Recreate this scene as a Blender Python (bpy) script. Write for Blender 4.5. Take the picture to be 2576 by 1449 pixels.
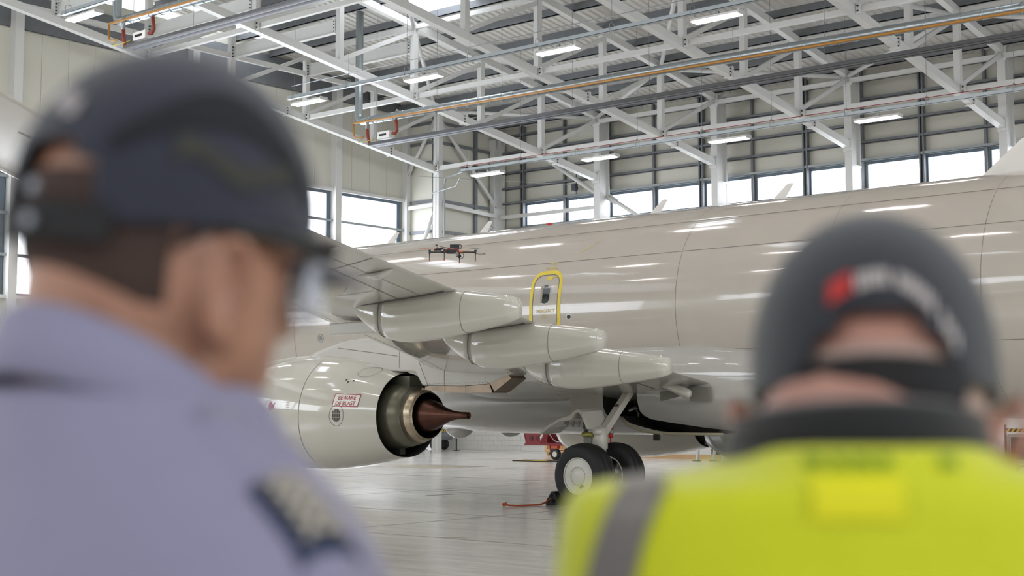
import bpy, bmesh, math, random
from math import sin, cos, tan, pi, radians as R, sqrt, atan2
from mathutils import Vector, Matrix
random.seed(7)
for _o in list(bpy.data.objects):
    bpy.data.objects.remove(_o)
scene = bpy.context.scene
COL = scene.collection

# ------------------------------------------------------------------ camera
PITCH, YAW = 4.9597, 40.014
camd = bpy.data.cameras.new('camera')
camd.sensor_width = 36; camd.sensor_fit = 'HORIZONTAL'
camd.lens = 3578.0 / 2576 * 36
camd.clip_start = 0.05; camd.clip_end = 400
camd.dof.use_dof = True; camd.dof.focus_distance = 25.5; camd.dof.aperture_fstop = 3.3
cam = bpy.data.objects.new('camera', camd); COL.objects.link(cam)
CAM = Vector((0, 0, 1.67))
cam.location = CAM; cam.rotation_euler = (R(90 + PITCH), 0, R(YAW))
scene.camera = cam
# ------------------------------------------------------------------ world, exposure
w = bpy.data.worlds.new('overcast_sky'); scene.world = w; w.use_nodes = True
bg = w.node_tree.nodes['Background']; bg.inputs[0].default_value = (0.93, 0.96, 1.0, 1); bg.inputs[1].default_value = 1.0
scene.view_settings.view_transform = 'Standard'; scene.view_settings.look = 'None'
scene.view_settings.gamma = 1.0; scene.view_settings.use_curve_mapping = False
scene.view_settings.exposure = 0.40
LAMP_E = 30.0      # emission of the ceiling lamps
PANE_E = 4.0       # daylight glowing through the translucent panes

# ------------------------------------------------------------------ helpers
def lin(c):
    if isinstance(c, str):
        c = [int(c[i:i+2], 16) / 255 for i in (0, 2, 4)]
    return tuple(((x / 12.92) if x <= 0.04045 else ((x + 0.055) / 1.055) ** 2.4) for x in c) + (1.0,)
MATS = {}
def mat(name, col='888888', rough=0.5, metal=0.0, emit=0.0, coat=0.0, noise=0.0, nscale=8.0, bump=0.0, bscale=40.0, trans=0.0, alpha=1.0, spec=0.5, stretch=None, sheen=0.0, ior=1.5):
    if name in MATS: return MATS[name]
    m = bpy.data.materials.new(name); m.use_nodes = True; MATS[name] = m
    nt = m.node_tree; b = nt.nodes['Principled BSDF']; c = lin(col)
    b.inputs['Base Color'].default_value = c; b.inputs['Roughness'].default_value = rough
    b.inputs['Metallic'].default_value = metal; b.inputs['Coat Weight'].default_value = coat
    b.inputs['Coat Roughness'].default_value = 0.03; b.inputs['Specular IOR Level'].default_value = spec
    b.inputs['Transmission Weight'].default_value = trans; b.inputs['Alpha'].default_value = alpha
    b.inputs['Sheen Weight'].default_value = sheen; b.inputs['IOR'].default_value = ior
    if emit:
        b.inputs['Emission Color'].default_value = c; b.inputs['Emission Strength'].default_value = emit
    if noise or bump:
        tc = nt.nodes.new('ShaderNodeTexCoord'); src = tc.outputs['Object']
        if stretch:
            mp = nt.nodes.new('ShaderNodeMapping'); mp.inputs['Scale'].default_value = stretch
            nt.links.new(src, mp.inputs[0]); src = mp.outputs[0]
    if noise:
        n = nt.nodes.new('ShaderNodeTexNoise'); n.inputs['Scale'].default_value = nscale; n.inputs['Detail'].default_value = 5
        nt.links.new(src, n.inputs['Vector'])
        mx = nt.nodes.new('ShaderNodeMix'); mx.data_type = 'RGBA'
        mx.inputs[6].default_value = tuple(x * (1 - noise) for x in c[:3]) + (1,)
        mx.inputs[7].default_value = tuple(min(1, x * (1 + noise)) for x in c[:3]) + (1,)
        nt.links.new(n.outputs['Fac'], mx.inputs[0]); nt.links.new(mx.outputs[2], b.inputs['Base Color'])
    if bump:
        n2 = nt.nodes.new('ShaderNodeTexNoise'); n2.inputs['Scale'].default_value = bscale; n2.inputs['Detail'].default_value = 3
        nt.links.new(src, n2.inputs['Vector'])
        bp = nt.nodes.new('ShaderNodeBump'); bp.inputs['Strength'].default_value = bump; bp.inputs['Distance'].default_value = 0.01
        nt.links.new(n2.outputs['Fac'], bp.inputs['Height']); nt.links.new(bp.outputs[0], b.inputs['Normal'])
    return m

class MB:
    def __init__(s): s.v = []; s.f = []
    def add(s, v, f):
        n = len(s.v); s.v += [tuple(p) for p in v]; s.f += [tuple(i + n for i in q) for q in f]; return s
    def box(s, a, b):
        x0, y0, z0 = a; x1, y1, z1 = b
        return s.add([(x0,y0,z0),(x1,y0,z0),(x1,y1,z0),(x0,y1,z0),(x0,y0,z1),(x1,y0,z1),(x1,y1,z1),(x0,y1,z1)],
                     [(0,3,2,1),(4,5,6,7),(0,1,5,4),(1,2,6,5),(2,3,7,6),(3,0,4,7)])
    def beam(s, p, q, wd, ht, up=(0, 0, 1), off=(0, 0)):
        p = Vector(p); q = Vector(q); d = (q - p).normalized(); u = Vector(up)
        if abs(d.dot(u)) > 0.98: u = Vector((0, 1, 0))
        sd = d.cross(u).normalized(); u = sd.cross(d).normalized()
        o = sd * off[0] + u * off[1]; vs = []
        for e in (p, q):
            for a, b in ((-1,-1),(1,-1),(1,1),(-1,1)):
                vs.append(e + o + sd * (a * wd / 2) + u * (b * ht / 2))
        return s.add(vs, [(0,1,2,3),(7,6,5,4),(0,4,5,1),(1,5,6,2),(2,6,7,3),(3,7,4,0)])
    def ibeam(s, p, q, wd, ht, t=0.03, up=(0, 0, 1)):
        s.beam(p, q, wd, t, up, (0, ht / 2 - t / 2)); s.beam(p, q, wd, t, up, (0, -ht / 2 + t / 2))
        return s.beam(p, q, t, ht - 2 * t, up)
    def tube(s, pts, r, n=10, cap=True):
        pts = [Vector(p) for p in pts]; rs = r if isinstance(r, (list, tuple)) else [r] * len(pts)
        rings = []; pu = None
        for i, p in enumerate(pts):
            d = (pts[min(i + 1, len(pts) - 1)] - pts[max(i - 1, 0)]).normalized()
            if pu is None: pu = Vector((0, 0, 1)) if abs(d.z) < 0.9 else Vector((1, 0, 0))
            sd = d.cross(pu).normalized(); pu = sd.cross(d).normalized()
            rings.append([p + (sd * cos(2*pi*k/n) + pu * sin(2*pi*k/n)) * rs[i] for k in range(n)])
        return s.loft(rings, cap)
    def loft(s, rings, cap=True, closed=True):
        n = len(rings[0]); vs = [p for r_ in rings for p in r_]; fs = []
        for i in range(len(rings) - 1):
            for k in range(n if closed else n - 1):
                a = i*n + k; b = i*n + (k+1) % n
                fs.append((a, b, b + n, a + n))
        if cap and closed:
            fs.append(tuple(range(n - 1, -1, -1))); fs.append(tuple(range((len(rings)-1)*n, len(rings)*n)))
        return s.add(vs, fs)
    def prism(s, poly, d):            # poly: 3D points, d: extrusion vector
        d = Vector(d); a = [Vector(p) for p in poly]; n = len(a)
        return s.add(a + [p + d for p in a], [tuple(range(n-1,-1,-1)), tuple(range(n, 2*n))] + [(i, (i+1) % n, n + (i+1) % n, n + i) for i in range(n)])
    def disc(s, c, nrm, r, h=0.01, n=12):
        c = Vector(c); nrm = Vector(nrm).normalized()
        return s.tube([c, c + nrm * h], r, n)
    def mesh(s, name):
        me = bpy.data.meshes.new(name); me.from_pydata(s.v, [], s.f); me.update(); return me
    def build(s, name, m, parent=None, smooth=False, fix=True):
        me = s.mesh(name)
        if fix:
            bm = bmesh.new(); bm.from_mesh(me); bmesh.ops.recalc_face_normals(bm, faces=bm.faces); bm.to_mesh(me); bm.free()
        return link(name, me, m, parent, smooth)
def link(name, me, m=None, parent=None, smooth=False):
    if m is not None and not me.materials: me.materials.append(m)
    if smooth:
        for p in me.polygons: p.use_smooth = True
    o = bpy.data.objects.new(name, me); COL.objects.link(o)
    if parent is not None: o.parent = parent
    return o
def autosmooth(o, ang=35):
    me = o.data
    for p in me.polygons: p.use_smooth = True
    me.set_sharp_from_angle(angle=R(ang)) if hasattr(me, 'set_sharp_from_angle') else None
    return o
def bevel(o, wd=0.01, seg=2, ang=35):
    md = o.modifiers.new('bevel', 'BEVEL'); md.width = wd; md.segments = seg; md.limit_method = 'ANGLE'; md.angle_limit = R(ang); return o
def tag(o, label=None, cat=None, group=None, kind=None):
    if label: o['label'] = label
    if cat: o['category'] = cat
    if group: o['group'] = group
    if kind: o['kind'] = kind
    return o
def empty(name, loc=(0,0,0), label=None, cat=None, group=None, rot=None, parent=None):
    o = bpy.data.objects.new(name, None); COL.objects.link(o); o.location = loc; o.empty_display_size = 0.2
    if rot: o.rotation_euler = rot
    if parent: o.parent = parent
    return tag(o, label, cat, group)
def kids(o): return [c for c in bpy.data.objects if c.parent == o]
def copy_tree(o, parent=None, label=None, loc=None):
    c = o.copy(); COL.objects.link(c)
    if parent: c.parent = parent
    for ch in kids(o): copy_tree(ch, c)
    if label: c['label'] = label
    if loc is not None: c.location = loc
    return c
def text_mesh(s, size=0.1, bold=0.0, space=1.0):
    cu = bpy.data.curves.new('t', 'FONT'); cu.body = s; cu.size = size; cu.align_x = 'CENTER'; cu.offset = bold; cu.space_character = space; cu.resolution_u = 3
    o = bpy.data.objects.new('t', cu); COL.objects.link(o)
    bpy.context.view_layer.update()
    me = bpy.data.meshes.new_from_object(o.evaluated_get(bpy.context.evaluated_depsgraph_get()))
    vs = [tuple(v.co) for v in me.vertices]; fs = [tuple(p.vertices) for p in me.polygons]
    bpy.data.objects.remove(o); bpy.data.curves.remove(cu); bpy.data.meshes.remove(me)
    return vs, fs
ORD = ['first','second','third','fourth','fifth','sixth','seventh','eighth','ninth','tenth','eleventh','twelfth','thirteenth','fourteenth']

# ------------------------------------------------------------------ materials
white_steel = mat('white_painted_steel', 'dcdcd9', 0.38, noise=0.03, nscale=3)
liner = mat('white_roof_liner', 'dedcd6', 0.45)
galv = mat('galvanised_steel', '9a9fa0', 0.38, 0.65, noise=0.12, nscale=5)
dgalv = mat('shaded_dark_steel', '7b7e82', 0.5, 0.3, noise=0.1, nscale=4)  # galvanised grey with the purlins' shade under the roof darkened into the colour
cream = mat('cream_wall_panel', 'd8d6c9', 0.5, noise=0.025, nscale=0.6)
blockw = mat('white_painted_block', 'e2e2de', 0.55, noise=0.03, nscale=6, bump=0.3, bscale=60)
darkfr = mat('blue_grey_frame', '5d6a75', 0.4, 0.2)
pane = mat('translucent_pane', 'f2f7ff', 0.5, emit=PANE_E)
lampm = mat('lamp_diffuser', 'fff4f0', 0.5, emit=LAMP_E)
boltm = mat('dark_bolt', '33353a', 0.5, 0.5)
black = mat('black_plastic', '101114', 0.45)
rubber = mat('black_rubber', '1b1b1c', 0.62, noise=0.15, nscale=14, bump=0.15, bscale=90)

def floor_mat():
    m = bpy.data.materials.new('polished_floor'); m.use_nodes = True; nt = m.node_tree; b = nt.nodes['Principled BSDF']; N = nt.nodes.new; L = nt.links.new
    tc = N('ShaderNodeTexCoord'); mp = N('ShaderNodeMapping'); mp.inputs['Scale'].default_value = (0.5, 2.4, 1); mp.inputs['Rotation'].default_value = (0,0,R(-32))
    L(tc.outputs['Object'], mp.inputs[0])
    n = N('ShaderNodeTexNoise'); n.inputs['Scale'].default_value = 1.6; n.inputs['Detail'].default_value = 7; n.inputs['Roughness'].default_value = 0.62; L(mp.outputs[0], n.inputs['Vector'])
    cr = N('ShaderNodeValToRGB'); cr.color_ramp.elements[0].position = 0.3; cr.color_ramp.elements[0].color = lin('d0cdc7'); cr.color_ramp.elements[1].position = 0.7; cr.color_ramp.elements[1].color = lin('e6e3dd')
    L(n.outputs['Fac'], cr.inputs[0])
    rr = N('ShaderNodeMapRange'); rr.inputs[3].default_value = 0.13; rr.inputs[4].default_value = 0.30; L(n.outputs['Fac'], rr.inputs[0]); L(rr.outputs[0], b.inputs['Roughness'])
    L(cr.outputs[0], b.inputs['Base Color']); b.inputs['Specular IOR Level'].default_value = 0.75; b.inputs['Coat Weight'].default_value = 0.35; b.inputs['Coat Roughness'].default_value = 0.12
    n2 = N('ShaderNodeTexNoise'); n2.inputs['Scale'].default_value = 0.9; L(tc.outputs['Object'], n2.inputs['Vector'])
    bp = N('ShaderNodeBump'); bp.inputs['Strength'].default_value = 0.12; bp.inputs['Distance'].default_value = 0.01; L(n2.outputs['Fac'], bp.inputs['Height']); L(bp.outputs[0], b.inputs['Normal'])
    return m

# ------------------------------------------------------------------ hangar shell
XL, YB = -42.5, 47.8         # left wall and back wall faces
XR, YF = 16.0, -14.0
def roofz(y, off=0.0): return 13.8 - 0.14 * (y - 47) + off   # centre of the upper chords
fl = MB().box((-43.2, -30, -0.3), (40, 48.2, 0)).build('floor', floor_mat()); tag(fl, kind='structure')
joint = mat('floor_joint', '6b6a66', 0.7)
for k, x in enumerate([-39, -33, -27, -21, -15, -9, -3, 3, 9]):
    MB().box((x - 0.008, -3, 0.0005), (x + 0.008, 47.7, 0.0015)).build('floor_joint', joint, fl)
for k, y in enumerate([2, 8, 14, 17.4, 22, 27, 32, 38, 44]):
    MB().box((-42.4, y - 0.008, 0.0005), (16, y + 0.008, 0.0015)).build('floor_joint', joint, fl)

# roof: corrugated liner with purlins below it
ceil = empty('ceiling'); tag(ceil, kind='structure')
prof = []; x = XL - 0.4; step = 0.3
while x < XR + 0.3:
    prof += [(x, 0), (x + 0.16, 0), (x + 0.19, 0.045), (x + 0.27, 0.045)]; x += step
ya, yb = 48.2, YF
SKY = [(-22.6,-21.2,-6,-2), (-11.2,-9.8,-8,-4), (-34.3,-32.9,-8,-4), (-42.1, -40.9, 31.3, 35.4), (-34.5, -31.9, 32.6, 36.3), (-34.3, -32.9, 17, 21), (-22.6,-21.2,24,27.5), (-11.2, -9.8, 33.2, 36.4), (-22.6,-21.2,10,14), (-11.2,-9.8,14,18), (-34.3,-32.9,4,8)]
def rf(x, y, dz): return (x, y, roofz(y, 0.47) + dz)
ROOFGRID = sorted(set([ya, yb] + [s[2] for s in SKY] + [s[3] for s in SKY]), reverse=True)
mb = MB()
for i in range(len(ROOFGRID) - 1):
    y1, y0 = ROOFGRID[i], ROOFGRID[i + 1]; ym = (y0 + y1) / 2; run = []
    def flush(run):
        if len(run) > 1:
            n = len(mb.v)
            for (px, pz) in run: mb.v += [rf(px, y1, pz), rf(px, y0, pz)]
            for k in range(len(run) - 1): mb.f.append((n+2*k, n+2*k+1, n+2*k+3, n+2*k+2))
    for (px, pz) in prof:
        hole = any(s[0] <= px <= s[1] and s[2] < ym < s[3] for s in SKY)
        if hole: flush(run); run = []
        else: run.append((px, pz))
    flush(run)
sheet = mb.build('liner_sheet', liner, ceil, fix=False); tag(sheet, kind='stuff')
MB().prism([(XL-0.5, ya, roofz(ya, 0.95)), (XL-0.5, yb, roofz(yb, 0.95)), (XL-0.5, yb, roofz(yb, 1.0)), (XL-0.5, ya, roofz(ya, 1.0))], (0.3, 0, 0)).build('roof_edge', dgalv, ceil)
for i, s in enumerate(SKY):
    c0, c1 = s[0] - 0.05, s[1] + 0.15
    sk = MB()
    for x0, x1 in ((c0 - .05, c0), (c1, c1 + .05)):
        sk.prism([(x0, s[2], roofz(s[2], .47)), (x0, s[3], roofz(s[3], .47)), (x0, s[3], roofz(s[3], .9)), (x0, s[2], roofz(s[2], .9))], (x1 - x0, 0, 0))
    for y0 in (s[2], s[3]): sk.box((c0, y0 - .03, roofz(y0, .47)), (c1, y0 + .03, roofz(y0, .9)))
    so = sk.build('window_%d' % (20 + i), white_steel); tag(so, kind='structure')
    n = 3
    for k in range(n):
        a = s[2] + (s[3] - s[2]) * k / n + .03; b = s[2] + (s[3] - s[2]) * (k + 1) / n - .03
        MB().add([(c0, a, roofz(a, .9)), (c1, a, roofz(a, .9)), (c1, b, roofz(b, .9)), (c0, b, roofz(b, .9))], [(0, 3, 2, 1)]).build('pane', pane, so, fix=False)
# roof outer skin so that no light leaks through
osk = MB()
for i in range(len(ROOFGRID) - 1):
    y1, y0 = ROOFGRID[i], ROOFGRID[i + 1]; ym = (y0 + y1) / 2
    cuts = [XL - 0.5] + sorted([e for s in SKY if s[2] < ym < s[3] for e in (s[0] - .1, s[1] + .2)]) + [XR + 0.3]
    for k in range(0, len(cuts), 2):
        a, b = cuts[k], cuts[k + 1]
        osk.add([(a, y1, roofz(y1, .7)), (b, y1, roofz(y1, .7)), (b, y0, roofz(y0, .7)), (a, y0, roofz(y0, .7))], [(0, 1, 2, 3)])
osk.build('outer_sheet', dgalv, ceil, fix=False)
NODES = [46.65 - 3.6 * i for i in range(0, 16)]      # 46.65, 43.05, 39.45 ...
for i in range(0, 34):
    y = 46.65 - 1.8 * i
    if y < YF: break
    z = roofz(y, 0.26)
    p = MB()
    p.box((XL, y - 0.03, z - 0.13), (XR, y + 0.03, z + 0.13))
    p.box((XL, y - 0.03, z - 0.13), (XR, y + 0.10, z - 0.115))
    p.build('purlin', dgalv, ceil)

# ------------------------------------------------------------------ left wall
lw = MB().box((XL - 0.3, YF, 0), (XL - 0.06, 43.5, 16.0)).build('wall_left', cream); tag(lw, kind='structure')
bays = [(-14.0, -3.9), (-3.9, 3.3), (3.3, 10.5), (10.5, 17.7), (17.7, 24.9), (24.9, 32.1), (32.1, 39.3), (39.3, 43.35)]
wn = 0
for (a, b) in bays:
    n = int(round(b - a)); wdt = (b - a) / n
    for k in range(n):
        y0 = a + k * wdt
        for (z0, z1) in ((10.62, 14.35), (2.42, 5.40)):
            MB().box((XL - 0.06, y0 + 0.006, z0), (XL, y0 + wdt - 0.006, z1)).build('wall_panel', cream, lw)
    # translucent window of this bay
    a2, b2 = a + 0.2, b - 0.2
    wn += 1
    fr = MB()
    fr.box((XL - 0.05, a2, 10.48), (XL + 0.04, b2, 10.60)); fr.box((XL - 0.05, a2, 5.42), (XL + 0.04, b2, 5.54))
    fr.box((XL - 0.05, a2, 5.54), (XL + 0.03, a2 + 0.08, 10.48)); fr.box((XL - 0.05, b2 - 0.2, 5.54), (XL + 0.03, b2, 10.48))
    wo = fr.build('window_%d' % wn, darkfr); tag(wo, kind='structure')
    MB().beam((XL + 0.12, a2 - .05, 10.66), (XL + 0.12, b2 + .1, 10.66), 0.16, 0.12).build('window_head', white_steel, wo)
    MB().beam((XL + 0.10, a2 - .05, 5.40), (XL + 0.10, b2 + .1, 5.40), 0.2, 0.12).build('window_sill', white_steel, wo)
    zs = [5.54, 6.78, 8.15, 9.38, 10.48]
    for z in zs[1:-1]:
        MB().beam((XL + 0.1, a2 - .05, z), (XL + 0.1, b2 + .1, z), 0.12, 0.10).build('rail', galv, wo)
    m = int(round((b2 - a2 - .28) / 0.49)); pw = (b2 - a2 - .28) / m
    for k in range(m):
        for j in range(4):
            y0 = a2 + 0.08 + k * pw
            MB().box((XL - 0.05, y0 + .012, zs[j] + .01), (XL - 0.01, y0 + pw - .012, zs[j+1] - .01)).build('pane', pane, wo, fix=False)
for i, y in enumerate([-3.9, 3.3, 10.5, 17.7, 24.9, 32.1, 39.3]):
    c = MB()
    c.box((XL, y - .16, 0), (XL + .03, y + .16, 15.2)); c.box((XL + .30, y - .16, 0), (XL + .33, y + .16, 15.2)); c.box((XL + .03, y - .015, 0), (XL + .3, y + .015, 15.2))
    c.box((XL + .02, y - .15, 0), (XL + .3, y - .13, 15.2)); c.box((XL + .02, y + .13, 0), (XL + .3, y + .15, 15.2))
    o = c.build('steel_column', white_steel); tag(o, 'white steel column against the left wall, %s from the corner recess' % ORD[6 - i], 'column', 'columns on the left wall')
o = MB().box((XL, 43.25, 0), (XL + .32, 43.5, 15.2)).build('steel_column', white_steel); tag(o, 'broad white corner column where the left wall ends by the recess', 'column')
for (a, b) in bays:                     # painted block wall below
    MB().box((XL - .06, a, 0), (XL + .02, b, 2.4)).build('block_base', blockw, lw)
for (a, b) in bays: MB().box((XL - .06, a, 14.4), (XL + .02, b, 17 if b < 20 else 15.6)).build('eaves_strip', dgalv, lw)
# ------------------------------------------------------------------ recess walls and back wall
XC = -40.75
st = MB().box((XL, 43.52, 2.4), (XC, 43.7, 15.6)).build('wall_recess_front', cream); tag(st, kind='structure')
rs = MB().box((XC - .2, 43.52, 2.4), (XC, 48, 15.6)).build('wall_recess_side', cream); tag(rs, kind='structure')
for z in (3.0, 5.0, 7.0, 9.25, 10.55, 12.2, 13.05, 13.9):
    MB().box((XL + .3, 43.44, z - .06), (XC, 43.52, z + .06)).build('girt', dgalv, st)
for z in (3.0, 5.0, 7.0, 9.25, 10.55, 12.2, 13.05, 13.9):
    MB().box((XC, 43.6, z - .06), (XC + .1, YB, z + .06)).build('girt', dgalv, rs)
MB().box((XC, 45.9, 2.4), (XC + .14, 46.05, 15)).build('mullion', dgalv, rs)
bw = MB().box((XC - .2, YB + .06, 0), (XR, YB + .3, 15.6)).build('wall_back', cream); tag(bw, kind='structure')
DARK = [-39.4 + 4.61 * i for i in range(12)]; THIN = [-37.1 + 4.61 * i for i in range(12)]
vert = sorted(DARK + THIN); ZG = [2.42, 4.2, 6.0, 7.8, 9.67, 10.82, 11.48, 12.17, 13.07, 13.8, 14.6]
xs = [XC] + vert + [XR]
for i in range(len(xs) - 1):
    for j in range(len(ZG) - 1):
        if ZG[j] == 9.67 and i > 0: continue
        MB().box((xs[i] + .006, YB, ZG[j] + .006), (xs[i+1] - .006, YB + .06, ZG[j+1] - .006)).build('wall_panel', cream, bw)
for x in DARK:
    c = MB(); c.box((x - .10, YB - .22, 2.4), (x - .04, YB - .02, 15)); c.box((x + .04, YB - .22, 2.4), (x + .10, YB - .02, 15)); c.box((x - .04, YB - .08, 2.4), (x + .04, YB - .05, 15)); c.build('mullion', dgalv, bw)
for x in THIN:
    MB().box((x - .045, YB - .16, 2.4), (x + .045, YB - .02, 15)).build('mullion', dgalv, bw)
for z in ZG[:-1]:
    g = MB(); g.box((XC, YB - .2, z - .05), (XR, YB - .02, z - .035)); g.box((XC, YB - .2, z - .05), (XR, YB - .185, z + .06)); g.build('girt', galv if z in (9.67, 10.82) else dgalv, bw)
for i in range(len(xs) - 1):
    if i == 0: continue
    wn += 1; a, b = xs[i] + .1, xs[i+1] - .05
    fr = MB(); fr.box((a, YB - .04, 10.66), (b, YB + .05, 10.80)); fr.box((a, YB - .04, 9.68), (b, YB + .05, 9.79)); fr.box((a, YB - .04, 9.79), (a + .07, YB + .05, 10.66)); fr.box((b - .05, YB - .04, 9.79), (b, YB + .05, 10.66))
    wo = fr.build('window_%d' % wn, darkfr); tag(wo, kind='structure')
    m = 5; pw = (b - a - .12) / m
    for k in range(m):
        MB().box((a + .07 + k * pw + .012, YB - .01, 9.79), (a + .07 + (k + 1) * pw - .012, YB + .03, 10.66)).build('pane', pane, wo, fix=False)
# painted blockwork low along the back; blocks built where the photograph shows them
YL = 46.62
low = MB().box((-47.0, YL + .03, 0), (XR, 48.0, 2.4)).build('wall_low_back', mat('mortar', 'c6c6c1', 0.8)); tag(low, kind='structure')
MB().box((-47.3, 43.5, 0), (-47.0, 48.0, 2.4)).build('annex_side', blockw, low); MB().box((-47.3, 43.5, 2.4), (XL - .3, 48.0, 2.6)).build('annex_roof', blockw, low); MB().box((-47.3, 43.4, 0), (XL - .3, 43.5, 2.6)).build('annex_front', blockw, low)
MB().box((-33.6, YL, 0), (XR, YL + .03, 2.39)).build('block_face', blockw, low); MB().box((-47, YL, 1.51), (-33.6, YL + .03, 2.39)).build('block_face', blockw, low)
bm_ = MB().box((.003, 0, .003), (.437, .03, .212)).mesh('block'); bm_.materials.append(blockw)
for r in range(7):
    for k in range(30):
        o = bpy.data.objects.new('block', bm_); COL.objects.link(o); o.parent = low
        o.location = (-47 + k * .44 + (0.22 if r % 2 else 0), YL, r * .215)
# right-hand wall, out of the picture
rw = MB().box((XR, YF, 0), (XR + .3, 48.2, 24)).build('wall_right', cream); tag(rw, kind='structure')
fw = MB().box((XL - .3, YF - .3, 0), (XR + .3, YF, 24)).build('wall_front', cream); tag(fw, kind='structure')
def big_window(n, origin, dx, m, z0, z1, nrm):      # door-side windows behind the camera
    o = MB(); ox, oy = origin
    wo = empty('window_%d' % n, (ox, oy, 0)); tag(wo, kind='structure')
    for k in range(m):
        a = Vector((ox, oy, 0)) + Vector(dx)*k*1.2; b = a + Vector(dx)*1.14; q = Vector(nrm)*.06
        pts = [a+q+Vector((0,0,z0)), b+q+Vector((0,0,z0)), b+q+Vector((0,0,z1)), a+q+Vector((0,0,z1))]
        pts = [p_ - Vector((ox, oy, 0)) for p_ in pts]
        f = (0,1,2,3)
        nn = (pts[1]-pts[0]).cross(pts[2]-pts[1])
        if nn.dot(Vector(nrm)) < 0: f = (3,2,1,0)
        MB().add(pts, [f]).build('pane', pane, wo, fix=False)
        MB().beam(pts[1] + Vector(dx)*.03 , pts[2] + Vector(dx)*.03, .06, .1, up=nrm).build('mullion', darkfr, wo)
big_window(60, (-38, YF), (1, 0, 0), 42, 8.5, 11.5, (0, 1, 0))
big_window(61, (XR, -8), (0, 1, 0), 42, 6.0, 11.0, (-1, 0, 0))
# ------------------------------------------------------------------ columns
XT = [-40.34] + [-34.64 + 5.655 * i for i in range(0, 9)]
TN = ['recess corner'] + ['%s back-wall' % n for n in ('first', 'second', 'third', 'fourth', 'fifth', 'sixth', 'seventh', 'eighth', 'ninth')]
def column(x, y, top, label):
    root = empty('steel_column', (x, y, 0), label, 'column', 'columns along the back wall')
    c = MB(); c.box((-.14, -.02, 2.4), (.14, .02, top)); c.box((-.14, .66, 2.4), (.14, .70, top)); c.box((-.02, .02, 2.4), (.02, .66, top))
    c.build('shaft', white_steel, root)
    c = MB(); c.box((-.13, .0, 2.4), (.13, .69, 10.55)); c.box((-.15, -.03, 10.5), (.15, .71, 10.56)); c.build('casing', white_steel, root)
    c = MB(); c.box((-.19, -.03, top - .5), (.19, -.0, top)); c.box((-.25, .25, top - .35), (.25, .28, top)); p = c.build('end_plate', white_steel, root)
    return root
column(-40.55, 46.95, 13.6, 'white steel column in the recess corner, left of the first back-wall window')
for i, x in enumerate(XT[1:]):
    column(x, 46.7, 13.95, 'white steel column below the roof, %s from the recess along the window strip' % ORD[i])
c0 = empty('steel_column', (-40.34, 43.25, 0), 'tall white column at the recess with a galvanised pipe beside it', 'column')
c = MB(); c.box((-.17, -.14, 0), (-.03, .16, 14.6)); c.box((-.03, -.12, 0), (.13, .12, 14.6)); c.build('shaft', white_steel, c0)
MB().tube([(-.21, -.1, 0), (-.21, -.1, 12)], .02, 8).build('conduit', galv, c0)
# wall bracing tubes with bolted end plates
def brace(name, p, q, r, label, plates=True, group='wall bracing tubes'):
    root = empty(name, p, label, 'brace', group); p = Vector(p); q = Vector(q) - p
    MB().tube([(0,0,0), q], r, 12).build('tube', white_steel, root, True)
    if plates:
        d = q.normalized(); sd = Vector((-d.z, 0, d.x)) if abs(d.x) > abs(d.y) else Vector((0, -d.z, d.y)); nr = d.cross(sd).normalized()
        for e, s in ((Vector((0,0,0)), 1), (q, -1)):
            MB().beam(e - d * .1 * s, e + d * .5 * s, .26, .02, up=nr).build('gusset_plate', white_steel, root)
            b = MB()
            for a in (-.07, .0, .07):
                for t in (.02, .12, .22):
                    c = e + d * s * t + sd * a; b.disc(c - nr * .025, nr, .022, .05, 8)
            b.build('bolts', boltm, root)['kind'] = 'stuff'
    return root
brace('brace_tube', (XC + .25, 43.5, 13.95), (XC + .25, 47.2, 10.6), .085, 'long sloping white brace tube in the recess, running down right from the tall column')
brace('brace_tube', (-40.6, 43.35, 13.95), (-42.3, 43.35, 11.7), .085, 'sloping white brace tube down left from the tall recess column to the left wall')
brace('brace_tube', (-40.65, 43.3, 9.9), (-41.9, 43.3, 7.6), .085, 'lower white brace tube running down left behind the fuselage from the recess column')
brace('brace_tube', (XC + .25, 47.1, 9.8), (XC + .25, 44.2, 7.4), .085, 'lower white brace tube running down left from the recess corner column')
brace('brace_tube', (-38.4, 47.2, 12.9), (-34.85, 47.2, 10.6), .085, 'white brace tube sloping down right to the first back-wall column', False)
brace('brace_tube', (-34.4, 47.2, 10.5), (-32.3, 47.2, 9.2), .085, 'white brace tube sloping down right from the first back-wall column across the panes')
for i, (p, q, l) in enumerate([((-40.2, 43.4, 10.3), (-40.4, 47, 10.2), 'white horizontal strut in the recess between the two columns'),
                  ((-42.3, 43.35, 10.3), (-40.5, 43.35, 10.35), 'short white strut between left wall corner and recess column'),
                  ((-40.3, 47.25, 10.15), (-34.8, 47.25, 10.15), 'white strut crossing the first two back-wall panes')]):
    tag(MB().beam(p, q, .1, .16).build('strut', white_steel), l, 'strut')

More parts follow.
